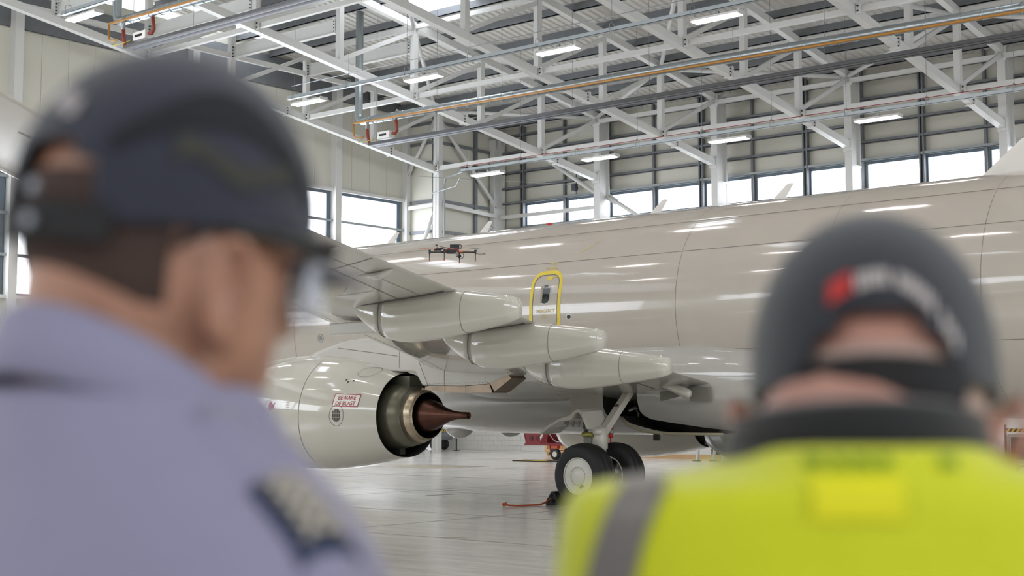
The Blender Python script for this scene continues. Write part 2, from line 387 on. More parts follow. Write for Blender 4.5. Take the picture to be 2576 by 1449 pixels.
# ------------------------------------------------------------------ roof trusses
def zb(y): return 11.2 - 0.14 * (y - 47)
def truss(idx, x, ystart, n):
    lab = 'white steel roof truss landing on the %s' % ('tall recess column by the left wall' if idx == 0 else '%s back-wall column from the recess' % ORD[idx - 1])
    root = empty('roof_truss', (x, ystart, 0), lab, 'roof truss', 'roof trusses')
    L = lambda y, z: (0, y - ystart, z)
    ns = [y for y in NODES if y <= ystart + .3][:n]
    ye = ns[-1]
    MB().beam(L(ystart, zb(ystart)), L(ye, zb(ye)), .24, .26).build('bottom_chord', white_steel, root)
    MB().beam(L(ystart, roofz(ystart)), L(ye, roofz(ye)), .22, .24).build('top_chord', white_steel, root)
    for k, y in enumerate(ns):
        if k > 0 or idx == 0:
            if not (idx == 0 and k == 0): MB().beam(L(y, zb(y) + .1), L(y, roofz(y) - .1), .2, .2).build('post', white_steel, root)
        if k > 0:
            yp = ns[k-1]
            MB().beam(L(y, zb(y) + .18), L(yp, roofz(yp) - .2), .12, .14).build('diagonal', white_steel, root)
            pl = MB()
            pl.box((-.125, y - ystart + .15, roofz(y) + .1), (-.1, y - ystart + .35, roofz(y) + .3)); pl.build('purlin_cleat', dgalv, root)
    for y in (ns[1] + .9, ns[2] - 1.0 if len(ns) > 2 else ns[1], ):     # bolted chord splices
        s = MB(); s.beam(L(y, zb(y) + .02), L(y + .08, zb(y + .08) + .02), .34, .36); s.build('splice_plate', white_steel, root)
        b = MB()
        for dz in (-.11, 0, .11):
            b.disc((.14, y - ystart - .03, zb(y) + dz), (0, -1, 0), .02, .03, 8); b.disc((-.14, y - ystart - .03, zb(y) + dz), (0, -1, 0), .02, .03, 8)
        b.build('bolts', boltm, root)['kind'] = 'stuff'
    s = MB(); s.beam(L(ystart, zb(ystart) - .0), L(ystart - .06, zb(ystart)), .3, .42); s.build('end_plate', white_steel, root)
    return root
truss(0, XT[0], 43.15, 10)
for i, x in enumerate(XT[1:]): truss(i + 1, x, 46.65, 14)
# tie beams between the trusses, one line per second node
names = {1: 'first tie line from the back wall', 3: 'second tie line from the back wall', 5: 'third tie line from the back wall', 7: 'fourth tie line from the back wall'}
for k in (1, 3, 5, 7):
    y = NODES[k]
    for i in range(len(XT) - 1):
        if k == 1 and i == 0: pass
        a, b = XT[i] + .14, XT[i+1] - .14
        root = empty('tie_beam', (a, y - .02, 0), 'white lower tie beam on the %s, between %s and %s trusses' % (names[k], ORD[i], ORD[i+1]), 'tie beam', 'lower tie beams')
        z = zb(y) + .04
        MB().beam((0, 0, z), (b - a, 0, z), .14, .16).build('bar', white_steel, root)
        pl = MB(); pl.box((-.02, -.09, z - .16), (.0, .09, z + .16)); pl.box((0, -.12, z - .14), (.16, -.1, z + .14)); pl.build('end_plate', white_steel, root)
        b2 = MB()
        for dz in (-.07, .07): b2.disc((.06, -.12, z + dz), (0, -1, 0), .025, .03, 8)
        b2.build('bolts', boltm, root)['kind'] = 'stuff'
for k in (0, 1, 3, 5, 7):
    y = NODES[k]
    for i in range(len(XT) - 1):
        if k == 0 and i == 0: continue
        a, b = XT[i] + .12, XT[i+1] - .12
        z = roofz(y) - (.25 if k == 0 else .05)
        o = MB().beam((a, y, z), (b, y, z), .12, .16).build('tie_beam', white_steel)
        tag(o, 'white upper tie beam under the roof, %s, between %s and %s trusses' % ('at the eaves' if k == 0 else 'line above the ' + names[k].split(' from')[0], ORD[i], ORD[i+1]), 'tie beam', 'upper tie beams')
# plan bracing tubes under the roof
def rt(i, k, dz=-.1):
    y = NODES[k]; return (XT[i] + (.12 if False else 0), y, roofz(y) + dz)
pb = [((0, 1), (1, 0)), ((1, 0), (2, 1)), ((2, 1), (3, 0)), ((3, 0), (4, 1)), ((4, 1), (5, 0)), ((0, 1), (1, 3)), ((1, 3), (2, 5)), ((2, 1), (3, 3)), ((4, 1), (3, 3)), ((1, 5), (2, 3))]
for i, (a, b) in enumerate(pb):
    p, q = Vector(rt(*a)), Vector(rt(*b)); d = (q - p).normalized() * .2
    tag(MB().tube([p + d, q - d], .075, 10).build('brace_tube', white_steel, None, True), 'round white roof bracing tube, %s to %s truss, %s' % (ORD[min(a[0], b[0])], ORD[max(a[0], b[0])], ['over the recess', 'nearest the back wall', 'at the eaves', 'at the eaves, sloping left', 'at the eaves, sloping left', 'climbing from the recess column', 'further up the roof', 'by the second tie line', 'by the second tie line', 'by the third tie line'][i]), 'brace', 'roof bracing tubes')
# deep beams between the first two trusses and the level rail on the first
for k in (3, 4, 5, 6):
    y = NODES[k]
    root = empty('deep_beam', (XT[0] + .12, y, 14.62), 'deep white steel beam between first two trusses, %s from the recess' % ORD[k - 3], 'beam', 'deep beams by the left wall')
    MB().ibeam((0, 0, 0), (5.42, 0, 0), .16, .46, .025).build('beam', white_steel, root)
    pl = MB(); pl.box((-.02, -.1, -.25), (.01, .1, .25)); pl.box((5.41, -.1, -.25), (5.44, .1, .25)); pl.build('end_plate', white_steel, root)
    b2 = MB()
    for dz in (-.17, -.06, .06, .17):
        b2.disc((5.38, -.06, dz), (0, -1, 0), .022, .05, 8); b2.disc((.05, -.06, dz), (0, -1, 0), .022, .05, 8)
    b2.build('bolts', boltm, root)['kind'] = 'stuff'
tag(MB().beam((XT[0], 24, 14.5), (XT[0], 43.1, 14.5), .14, .18).build('rail_beam', white_steel), 'long level white rail beam beside the left wall, tied to the truss posts', 'beam')

# ------------------------------------------------------------------ strip lights on trays
def light(x, y, z, label, first=[None]):
    if first[0] is None:
        root = empty('strip_light', (x, y, z), label, 'light', 'strip lights under the roof')
        h = MB(); n = 8; L2 = .72
        h.prism([(-L2, -.16, 0), (-L2, .16, 0), (-L2, .12, .07), (-L2, -.12, .07)], (2 * L2, 0, 0))
        o = h.build('housing', mat('white_lamp_housing', 'eeeeec', 0.4), root)
        d = MB(); d.box((-L2 + .03, -.14, -.035), (L2 - .03, .14, 0)); bevel(d.build('diffuser', lampm, root), .02)
        b = MB(); b.box((-.05, -.04, .07), (.05, .04, .17)); b.build('mounting_box', galv, root)
        for s in (-1, 1): MB().box((s * L2 - .015, -.165, -.03), (s * L2 + .015, .165, .08)).build('end_cap', mat('lamp_cap', 'c9c9c6', 0.4), root)
        first[0] = root; return root
    return copy_tree(first[0], None, label, (x, y, z))
ROWS = [(39.9, 10.55), (31.2, 11.87), (22.6, 12.9), (14.0, 14.1), (5.4, 15.3)]
rown = ['lowest tray near the back wall', 'middle tray', 'third tray, over the wing', 'fourth tray', 'fifth tray']
for j, (y, z) in enumerate(ROWS):
    for k in range(9 if j else 9):
        light(-35.1 + (.42, .13, .2, .2, .2)[j] + 5.25 * k, y, z, 'lit strip light under the %s, %s from its left end' % (rown[j], ORD[k]))
    tr = empty('cable_tray', (-36.0, y, z + .22), 'long galvanised cable tray, the %s' % rown[j], 'cable tray', 'cable trays with lights')
    t = MB(); t.box((0, -.07, 0), (46, .07, .01)); t.box((0, -.07, 0), (46, -.06, .11)); t.box((0, .06, 0), (46, .07, .11)); t.build('tray', mat('bright_galvanised', 'b4bcc0', 0.35, 0.5), tr)
    nh = 18
    for k in range(nh):
        x = .3 + k * 2.62
        r_ = MB(); r_.tube([(x, .11, .16 - .2), (x, .11, .2), (x, .06, .25), (x, -.06, .25), (x, -.11, .2), (x, -.11, -.04)], .010, 6); r_.build('hanger', galv, tr)
        MB().tube([(x, 0, .2), (x, 0, roofz(y) + .3 - z - .22)], .006, 5).build('wire', dgalv, tr)
    if j == 0:
        MB().tube([(0, -.09, .2), (23, -.09, .19), (46, -.09, .2)], .013, 6).build('red_cable', mat('red_cable', '8e2a30', 0.5), tr)
    else:
        MB().tube([(0, .15, .5), (46, .15, .5)], .012, 6).build('conduit', galv, tr)
tag(MB().tube([(-38.9, 41.3, 10.4), (-37.3, 41.0, 10.5), (-36.1, 39.9, 10.55)], .025, 8).build('conduit', galv), 'thin galvanised conduit leading left from the lowest light tray', 'conduit')
tag(MB().tube([(-39.95, 43.2, 5), (-39.95, 43.2, 11.1), (-39.8, 43.1, 11.35), (-36.2, 40.2, 10.85)], .04, 8).build('conduit_pipe', galv), 'grey pipe dropping beside the recess column and bending toward the lowest tray', 'pipe')

# ------------------------------------------------------------------ radiant heaters
orange = mat('ochre_gas_pipe', 'b5803a', 0.5); redfl = mat('rust_red_hose', '8e3c2c', 0.6); ductm = mat('galvanised_duct', 'a9b1b4', 0.3, 0.75, bump=0.5, bscale=6, stretch=(3, .2, .2))
hot = mat('heater_reflector', '77797d', 0.35, 0.7, noise=0.1)
for j, (y, z, lab) in enumerate([(34.75, 11.0, 'near the middle of the roof'), (24.6, 12.45, 'high at the left above the wing')]):
    root = empty('radiant_heater', (-35.6, y, z), 'long radiant tube heater with grey reflectors, %s' % lab, 'heater', 'tube heaters')
    Lh = 30
    for s in (-1, 1):
        c_ = s*.115; h = MB(); h.prism([(0, c_ - .10, -.03), (0, c_ - .06, .08), (0, c_ + .06, .08), (0, c_ + .10, -.03), (0, c_ + .095, -.03), (0, c_ + .057, .073), (0, c_ - .057, .073), (0, c_ - .095, -.03)], (Lh, 0, 0)); h.build('reflector', hot, root)
        MB().tube([(0.02, c_, .015), (Lh, c_, .015)], .035, 10).build('burner_tube', mat('tube_dark', '4a4846', 0.5, 0.6), root, True)
    b = MB(); b.box((.35, -.12, .17), (.95, .16, .42)); bb = b.build('burner_box', mat('white_box', 'e6e6e4', 0.4), root); bevel(bb, .015)
    l = MB(); l.box((.45, -.128, .26), (.80, -.121, .33)); l.build('name_mark', black, root)
    MB().tube([(-.05, -.1, .05), (-.12, -.1, .3), (-.16, -.1, .62)], .055, 10).build('red_hose', redfl, root, True)
    MB().tube([(1.0, 0, .32), (1.12, 0, .3), (1.22, 0, .4), (1.2, 0, .55), (1.15, 0, .8)], .055, 10).build('red_hose', redfl, root, True)
    k = MB()
    k.tube([(-.16, -.1, .6), (-.16, -.1, .95), (-.1, 0, 1.02)], .06, 10); k.tube([(1.15, 0, .78), (1.15, 0, 1.0), (1.25, 0, 1.1)], .06, 10)
    k.build('flue_riser', galv, root, True)
    for q in range(11):
        MB().tube([(.2 + q * 2.9, 0, .12), (.2 + q * 2.9, 0, roofz(y) + .3 - z)], .006, 5).build('wire', dgalv, root)
    du = empty('flue_duct', (-35.9, y, z), 'spiral galvanised flue duct above the %s heater' % ('middle' if j == 0 else 'left upper'), 'duct', 'flue ducts')
    MB().tube([(-.5, .1, 5), (-.5, .1, 1.25), (-.45, .1, 1.05), (-.25, .08, .95), (.1, .05, .95), (30.5, 0, .62)], .14, 14).build('duct_pipe', ductm, du, True)
    kk = MB()
    for q in range(60): kk.tube([(.3 + q*.5, 0.05 - q*.0008, .945 - q*.0054), (.33 + q*.5, 0.05 - q*.0008, .945 - q*.0054)], .148, 14)
    tag(kk.build('seam_rings', ductm, du, True), kind='stuff')
    gp = empty('gas_pipe', (-36.3, y - .25, z), 'ochre yellow gas pipe running beside the duct of the %s heater' % ('middle' if j == 0 else 'left upper'), 'pipe', 'gas pipes')
    MB().tube([(0, 0, .85), (30.6, .1, .48)], .038, 8).build('pipe_run', orange, gp, True)
    MB().tube([(0, 0, .86), (0.02, 0, .38), (.18, 0, .3), (.5, 0, .28)], .03, 8).build('pipe_drop', orange, gp, True)
    MB().tube([(.5, 0, .28), (.35, -.1, .1), (.7, 0, .12), (1.0, .1, .2)], .012, 6).build('yellow_hose', mat('yellow_hose', 'cdbd3a', 0.5), gp, True)
# ------------------------------------------------------------------ the aircraft (local axes: +x aft, +y port/towards camera, z up)
PSI = R(1.7)
AO = Vector((-14.94, 23.17, 0))
air = empty('patrol_aircraft', AO, 'large glossy grey-white twin jet patrol aircraft filling the middle of the hangar', 'aircraft')
# local (x aft, y port) -> world; use a mirrored-handed basis through a matrix free of shear: x->aft, y->port is left handed, so bake y=-port
air.rotation_euler = (0, 0, -PSI)          # local +x = aft, local -y = port
class AB(MB):                               # builder that takes port-positive y
    def add(s, v, f):
        n = len(s.v); s.v += [(p[0], -p[1], p[2]) for p in v]; s.f += [tuple(reversed([i + n for i in q])) for q in f]; return s
def paintmat(name, col, lines=None, rough=0.10, wav=0.016):
    m = mat(name, col, rough, coat=0.6)
    nt = m.node_tree; b = nt.nodes['Principled BSDF']; N = nt.nodes.new; L = nt.links.new
    tc = N('ShaderNodeTexCoord'); n = N('ShaderNodeTexNoise'); n.inputs['Scale'].default_value = 1.3; n.inputs['Detail'].default_value = 2
    mp = N('ShaderNodeMapping'); mp.inputs['Scale'].default_value = (.6, 1.6, 1.6); L(tc.outputs['Object'], mp.inputs[0]); L(mp.outputs[0], n.inputs['Vector'])
    bp = N('ShaderNodeBump'); bp.inputs['Strength'].default_value = 0.25; bp.inputs['Distance'].default_value = wav; L(n.outputs['Fac'], bp.inputs['Height'])
    L(bp.outputs[0], b.inputs['Normal']); L(bp.outputs[0], b.inputs['Coat Normal'])
    # faint grime
    n2 = N('ShaderNodeTexNoise'); n2.inputs['Scale'].default_value = 2.2; n2.inputs['Detail'].default_value = 6; L(tc.outputs['Object'], n2.inputs['Vector'])
    mx = N('ShaderNodeMix'); mx.data_type = 'RGBA'; c = lin(col); mx.inputs[6].default_value = tuple(x * .94 for x in c[:3]) + (1,); mx.inputs[7].default_value = tuple(x * 1.04 for x in c[:3]) + (1,)
    L(n2.outputs['Fac'], mx.inputs[0]); L(mx.outputs[2], b.inputs['Base Color'])
    return m
paint = paintmat('aircraft_paint', 'b8b1a6')
npaint = paintmat('nacelle_paint', 'c3c0b4', wav=0.008)
seam = mat('panel_seam', '6e6a64', 0.6)
belly = paintmat('belly_paint', 'b2b0a9')
ZC, RY, RZ = 3.56, 1.88, 2.0
def fus_r(x):                     # (y radius, z radius, centre z) along the fuselage
    if x < -14.5:
        t = max(0.0, (x + 19.5) / 5.0); s = sqrt(max(0, 1 - (1 - t) ** 2.0)) ; s = s ** 1.05
        return RY * s, RZ * s, ZC - .35 * (1 - t) ** 1.5
    if x > 8.5:
        t = min(1.0, (x - 8.5) / 11.4); s = 1 - .9 * t ** 1.35
        return RY * s, RZ * s, ZC + 1.25 * t ** 1.3
    return RY, RZ, ZC
def fus_y(x, z):                  # port surface of the fuselage
    ry, rz, zc = fus_r(x); q = max(0, 1 - ((z - zc) / rz) ** 2); return ry * sqrt(q)
st_ = [-19.49, -19.4, -19.2, -18.8, -18.2, -17.5, -16.5, -15.5, -14.5] + [-13 + i for i in range(0, 22)] + [10 + i for i in range(0, 10)]
rings = []
for x in st_:
    ry, rz, zc = fus_r(x); rings.append([(x, ry * cos(2*pi*k/96), zc + rz * sin(2*pi*k/96)) for k in range(96)])
fus = AB().loft(rings).build('fuselage', paint, air, True)
def surf_strip(pts, wd, name, m, parent, yf=None, off=.003, closed=False):
    """thin strip following the port skin through (x,z) points"""
    yf = yf or fus_y; mb = AB(); n = len(pts); vs = []
    for i in range(n):
        a = pts[(i-1) % n] if (closed or i > 0) else pts[i]; b = pts[(i+1) % n] if (closed or i < n-1) else pts[i]
        dx, dz = b[0]-a[0], b[1]-a[1]; l = sqrt(dx*dx+dz*dz) or 1; nx, nz = -dz/l, dx/l
        for s in (-1, 1):
            X, Z = pts[i][0] + nx*s*wd/2, pts[i][1] + nz*s*wd/2; vs.append((X, yf(X, Z) + off, Z))
    fs = [(2*i, 2*i+1, (2*i+3) % (2*n), (2*i+2) % (2*n)) for i in range(n if closed else n-1)]
    return mb.add(vs, fs).build(name, m, parent)
def seq(a, b, n=30): return [(a[0] + (b[0]-a[0])*i/n, a[1] + (b[1]-a[1])*i/n) for i in range(n+1)]
for z in (4.55, 2.75, 5.15):
    surf_strip(seq((-12, z), (8, z), 40), .008, 'lap_seam', seam, fus)
for x in (-9.6, 0.95, 3.9, 6.6):
    surf_strip([(x, ZC + RZ*.97*sin(a*pi/40)) for a in range(-14, 19)], .006, 'frame_seam', seam, fus)
# overwing exit: yellow outline, text, window
def rrect(x0, x1, z0, z1, r, n=8, taper=0.0):
    P = []
    for cx, cz, a0 in ((x1-r, z1-r, 0), (x0+r, z1-r, 90), (x0+r, z0+r, 180), (x1-r, z0+r, 270)):
        for i in range(n+1):
            a = R(a0 + 90*i/n); P.append((cx + r*cos(a), cz + r*sin(a)))
    out = []
    for i in range(len(P)):
        a, b = P[i], P[(i+1) % len(P)]; m = max(1, int(sqrt((a[0]-b[0])**2 + (a[1]-b[1])**2)/.06))
        out += [(a[0]+(b[0]-a[0])*k/m, a[1]+(b[1]-a[1])*k/m) for k in range(m)]
    return out
yellow = mat('marking_yellow', 'dcc43a', 0.4); red = mat('marking_red', 'a33038', 0.4); dkglass = mat('dark_cabin_glass', '14171b', 0.08, coat=1)
ex = rrect(-2.47, -1.76, 3.20, 4.35, .22)
surf_strip(ex, .075, 'exit_outline', yellow, fus, closed=True)
surf_strip(rrect(-2.425, -1.805, 3.245, 4.305, .185), .012, 'exit_seam', seam, fus, closed=True, off=.005)
def surf_patch(poly, name, m, parent, yf=None, off=.004):
    yf = yf or fus_y; cx = sum(p[0] for p in poly)/len(poly); cz = sum(p[1] for p in poly)/len(poly); n = len(poly); vs = []
    R_ = 5
    for j in range(1, R_+1):
        for p in poly:
            X = cx + (p[0]-cx)*j/R_; Z = cz + (p[1]-cz)*j/R_; vs.append((X, yf(X, Z)+off, Z))
    vs.append((cx, yf(cx, cz)+off, cz)); fs = [(n*R_, k, (k+1) % n) for k in range(n)]
    for j in range(R_-1):
        for k in range(n): a = j*n+k; b = j*n+(k+1) % n; fs.append((a, a+n, b+n, b))
    return AB().add(vs, fs).build(name, m, parent)
surf_patch(rrect(-2.255, -1.99, 3.725, 4.125, .11), 'window_frame', mat('window_trim', 'a9a9a2', .3, .5), fus, off=.004)
surf_patch(rrect(-2.235, -2.01, 3.745, 4.105, .10), 'exit_window', dkglass, fus, off=.007)
surf_patch(rrect(-2.235, -2.185, 3.755, 4.09, .02), 'window_reveal', mat('window_reveal', '9a9282', .5), fus, off=.009)
surf_patch(rrect(-2.13, -1.99, 4.20, 4.275, .03), 'release_panel', yellow, fus, off=.005)
surf_patch(rrect(-1.975, -1.87, 4.235, 4.258, .008), 'release_arrow', mat('ochre_mark', 'b99a3a', .4), fus, off=.005)
def surf_text(s, cx, cz, size, name, m, parent, yf=None, off=.004, bold=.0, sx=1.0, shear=0.0, rot=0.0):
    yf = yf or fus_y; vs, fs = text_mesh(s, size, bold); h = size * .35; out = []
    for v in vs:
        a, b = v[0]*sx + shear*(v[1]-h), v[1]-h; a, b = a*cos(rot)-b*sin(rot), a*sin(rot)+b*cos(rot)
        X = cx + a; Z = cz + b; out.append((X, yf(X, Z)+off, Z))
    return AB().add(out, [tuple(reversed(f)) for f in fs]).build(name, m, parent)
faint = mat('faint_yellow', 'cdbb70', 0.45); fnty2 = mat('lettering_yellow', 'd3bb4c', 0.45)
surf_text('EXIT', -2.06, 4.53, .085, 'lettering', fnty2, fus)
surf_text('RELEASE', -2.07, 4.435, .085, 'lettering', fnty2, fus)
surf_text('EMERGENCY', -2.10, 3.60, .10, 'lettering', faint, fus, sx=.85)
surf_text('EXIT', -2.10, 3.49, .10, 'lettering', faint, fus, sx=.85)
surf_strip([(-1.60, 4.70), (-1.17, 4.99), (-1.10, 4.97), (-1.13, 4.90), (-1.56, 4.62)], .008, 'escape_mark', faint, fus, closed=True)
surf_text('RESCUE', -1.34, 4.79, .07, 'lettering', faint, fus, rot=.56)
surf_patch([(-1.51+.07*cos(a*pi/12), 3.46+.055*sin(a*pi/12)) for a in range(24)], 'vent_rim', mat('port_rim', 'b9bab7', .3, .4), fus, off=.003)
surf_patch([(-1.51+.048*cos(a*pi/12), 3.46+.038*sin(a*pi/12)) for a in range(24)], 'vent', black, fus, off=.006)
surf_strip([(-8.69+.09*cos(a*pi/10), 3.3+.09*sin(a*pi/10)) for a in range(20)], .012, 'port_ring', seam, fus, closed=True)
surf_patch([(-8.69+.05*cos(a*pi/10), 3.3+.05*sin(a*pi/10)) for a in range(20)], 'port_glass', mat('port_grey', '8d9294', .2, .3), fus)
# blade antennas on the crown
def blade(x, ln, ht, sweep, name='blade_antenna', y=0, m=None):
    z = ZC + RZ*sqrt(1-(y/RY)**2) - .03; mb = AB(); rg = []
    for t, l, o in ((0, ln*1.25, 0), (.12, ln, .02), (.95, ln*.55, sweep*.95), (1, ln*.35, sweep)):
        r_ = []
        for k in range(16):
            a = 2*pi*k/16; r_.append((x + o + l/2*cos(a) , y + .028*(1-.5*t)*sin(a), z + ht*t))
        rg.append(r_)
    mb.loft(rg).build(name, m or mat('antenna_paint', 'dedbd5', .3), fus, True)
blade(-8.45, .28, .28, .26); blade(-5.5, .26, .28, .24); blade(-.86, .27, .30, .27); blade(1.95, .28, .32, .28)
blade(6.3, .85, .62, .5); blade(-8.2, .3, .26, .22, y=1.3)
AB().tube([(-3.57, 0, 5.5), (-3.57, 0, 5.59), (-3.57, 0, 5.63)], [.09, .085, .03], 12).build('red_beacon', mat('beacon_red', 'c03028', .3), fus, True)
# wing-to-body fairing with the open wheel well
rg = []
for x, hw, zt, zbm in ((-7.2,.5,1.9,1.5),(-6.6,1.2,2.2,1.34),(-5.8,1.7,2.6,1.26),(-4.5,1.97,2.9,1.22),(-2,2.04,3.05,1.21),(0,2.05,3.1,1.22),(1.2,2.03,3.1,1.24),(2.2,1.95,3.02,1.28),(3.2,1.7,2.85,1.36),(4.4,1.2,2.5,1.5),(5.2,.6,2.1,1.6)):
    zc = 2.15 if zt > 2.3 else (zt+zbm)/2; r_ = []
    for k in range(64):
        a = 2*pi*k/64; ca, sa = cos(a), sin(a); e = .62
        X = hw * (abs(ca)**e) * (1 if ca > 0 else -1); Z = (abs(sa)**(e+.08)) * (1 if sa > 0 else -1)
        r_.append((x, X, zc + (Z*(zt-zc) if Z > 0 else Z*(zc-zbm))))
    rg.append(r_)
fair = AB().loft(rg).build('belly_fairing', belly, air, True)
wellpoly = [(-.64, 2.5), (.2, 2.5), (.2, 1.67), (.24, 1.6), (.35, 1.53), (.66, 1.48), (1.38, 1.37), (2.2, 1.285), (1.6, 1.262), (.6, 1.262), (.18, 1.31), (-.18, 1.45), (-.29, 1.58), (-.6, 1.6)]
cut = AB().prism([(x, .9, z) for x, z in wellpoly], (0, 1.8, 0)).build('cut', None, air)
cut2 = AB().prism([(-.75, .3, 1.0), (.75, .3, 1.0), (.75, .3, 1.75), (-.75, .3, 1.75)], (0, 2.0, 0)).build('cut', None, air)
bpy.context.view_layer.update()
for c in (cut,):
    md = fair.modifiers.new('well', 'BOOLEAN'); md.object = c; md.operation = 'DIFFERENCE'; md.solver = 'EXACT'
dg = bpy.context.evaluated_depsgraph_get(); me = bpy.data.meshes.new_from_object(fair.evaluated_get(dg)); fair.modifiers.clear(); fair.data = me
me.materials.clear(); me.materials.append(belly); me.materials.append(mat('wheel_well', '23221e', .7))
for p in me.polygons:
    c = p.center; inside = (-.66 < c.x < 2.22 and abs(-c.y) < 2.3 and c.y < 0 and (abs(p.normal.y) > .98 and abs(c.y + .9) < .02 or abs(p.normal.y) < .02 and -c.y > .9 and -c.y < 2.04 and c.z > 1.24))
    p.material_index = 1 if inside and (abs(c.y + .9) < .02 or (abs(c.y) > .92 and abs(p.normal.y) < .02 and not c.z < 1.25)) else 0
autosmooth(fair, 40)
bpy.data.objects.remove(cut); bpy.data.objects.remove(cut2)
wellm = mat('well_clutter', '4a4438', .6, .3); lipm = mat('seal_lip', 'a39c84', .7)
random.seed(3)
for i in range(22):
    a = (random.uniform(-.6, .1), random.uniform(.98, 1.5), random.uniform(1.5, 2.4)); b = (a[0] + random.uniform(-.3, .5), a[1] + random.uniform(-.1, .2), a[2] + random.uniform(-.4, .3))
    AB().tube([a, ((a[0]+b[0])/2, a[1]+.05, (a[2]+b[2])/2 + .04), b], random.choice([.012, .02, .03]), 6).build('hydraulic_line', random.choice([wellm, galv, mat('rusty_brown', '5a3a2e', .6)]), fair, True)
AB().tube([(-.25, 1.90, 1.56), (-.12, 1.91, 1.44), (.2, 1.88, 1.32), (.7, 1.84, 1.275), (1.5, 1.84, 1.275), (1.9, 1.84, 1.28)], [.03, .035, .03, .028, .025, .02], 8).build('seal_lip', lipm, fair, True)
# blisters under the belly
for nm, x, y, l, wd, zt, d in (('blister_fairing', -5.65, .55, .85, .16, 1.3, .28), ('blister_fairing', -5.0, -.35, .8, .14, 1.3, .24)):
    rr = []
    for i in range(13):
        t = i/12; s = sin(pi*t)**.7 if 0 < t < 1 else 0.02
        rr.append([(x - l/2 + l*t, y + wd*s*cos(2*pi*k/20), zt + d*s*sin(2*pi*k/20)*.75) for k in range(20)])
    AB().loft(rr).build(nm, belly, air, True)
rr = []
for i in range(17):
    t = i/16; s = sqrt(max(.0004, 1-(1-min(1, t*2.2))**2)) * (1 if t < .5 else 1-.7*((t-.5)*2)**2)
    rr.append([(.25 + 3.6*t, .62*s*cos(2*pi*k/28), 1.3 + .66*s*sin(2*pi*k/28)) for k in range(28)])
AB().loft(rr).build('belly_radome', belly, air, True)
AB().box((-.55, .45, 1.12), (-.43, .52, 1.24)).build('drain_mast', black, air)
# ---- wings
def airfoil(n=18):
    P = []
    for i in range(n+1):
        x = (1 - cos(pi*i/n))/2; t = 5*.12*(.2969*sqrt(x)-.126*x-.3516*x*x+.2843*x**3-.1015*x**4); P.append((x, t))
    return P
AFP = airfoil()
WST = [(0, -5.6, 1.55, 1.10, .10), (1.5, -5.3, 1.64, 1.05, .05), (2.6, -4.35, 1.82, 1.0, .03), (4.2, -3.0, 2.12, .95, .0), (5.9, -1.74, 2.45, .92, 0), (11, .95, 4.16, .85, 0), (15, 3.19, 5.42, .83, .03), (17.3, 4.5, 6.12, .82, .09), (18.2, 5.5, 6.6, .8, .12), (18.9, 6.75, 7.2, .8, .15)]
def wing(side, m):
    rg = []
    for y, xl, xt, th, dz in WST:
        c = xt - xl; zt = 2.15 + (y - 1.95)*.1051 + (dz if y > 12 else 0); r_ = []
        for x, t in reversed(AFP): r_.append((xl + x*c, side*y, zt + .03*c*(1-x) + t*c*th*.85 + .02*c*sin(pi*x)))
        for x, t in AFP[1:-1]: r_.append((xl + x*c, side*y, zt + .03*c*(1-x) - t*c*th*.9 - .004*c*sin(pi*x)))
        r_[0] = (r_[0][0], r_[0][1], zt + .012)
        rg.append(r_)
    o = (AB()).loft(rg).build('wing', m, air); autosmooth(o, 50); return o
wpaint = paintmat('wing_paint', 'bebbb3', rough=.2, wav=.006)
wg = wing(1, wpaint); wg2 = wing(-1, wpaint)
def wing_low(x, y):
    for i in range(len(WST)-1):
        a, b = WST[i], WST[i+1]
        if a[0] <= y <= b[0]:
            t = (y-a[0])/(b[0]-a[0]); xl = a[1]+(b[1]-a[1])*t; xt = a[2]+(b[2]-a[2])*t; th = a[3]+(b[3]-a[3])*t; break
    dz = a[4]+(b[4]-a[4])*t if y > 11 else 0
    c = xt-xl; u = min(1, max(0, (x-xl)/c)); tt = 5*.12*(.2969*sqrt(u)-.126*u-.3516*u*u+.2843*u**3-.1015*u**4)
    return 2.15+(y-1.95)*.1051 + dz + .03*c*(1-u) - tt*c*th*.9 - .004*c*sin(pi*u)
def wline(p, q, wd=.018, name='panel_seam', m=None, n=24):
    vs = []; 
    for i in range(n+1):
        x = p[0]+(q[0]-p[0])*i/n; y = p[1]+(q[1]-p[1])*i/n; d = Vector((q[0]-p[0], q[1]-p[1], 0)).normalized()
        for s in (-1, 1): X, Y = x - d.y*s*wd/2, y + d.x*s*wd/2; vs.append((X, Y, wing_low(X, Y)-.004))
    AB().add(vs, [(2*i, 2*i+1, 2*i+3, 2*i+2) for i in range(n)]).build(name, m or seam, wg)
def te(y, f):           # point at chord fraction f
    for i in range(len(WST)-1):
        a, b = WST[i], WST[i+1]
        if a[0] <= y <= b[0]:
            t = (y-a[0])/(b[0]-a[0]); xl = a[1]+(b[1]-a[1])*t; xt = a[2]+(b[2]-a[2])*t; return (xl+(xt-xl)*f, y)
wline(te(6.2, .7), te(12.5, .74), .012); wline(te(6.2, .86), te(17, .84), .008); wline(te(12.5, .74), te(17.2, .72), .012); wline(te(5, .14), te(17.2, .15), .012)
wline(te(12.5, .72), te(12.6, .99), .014, n=6); wline(te(2.2, .84), te(5.6, .8), .02)
for y in (8.0, 9.6, 11.4, 13.2, 15, 16.4): wline(te(y, .2), te(y, .7), .01)
for y in (12.1, 13.2): 
    for k in range(1): AB().tube([(te(y, .78)[0], y, wing_low(*te(y, .78))+.01), (te(y, .9)[0], y, wing_low(*te(y, .9))-.05), (te(y, .97)[0], y, wing_low(*te(y, .97))+.0)], [.015, .05, .015], 10).build('actuator_fairing', wpaint, wg, True)
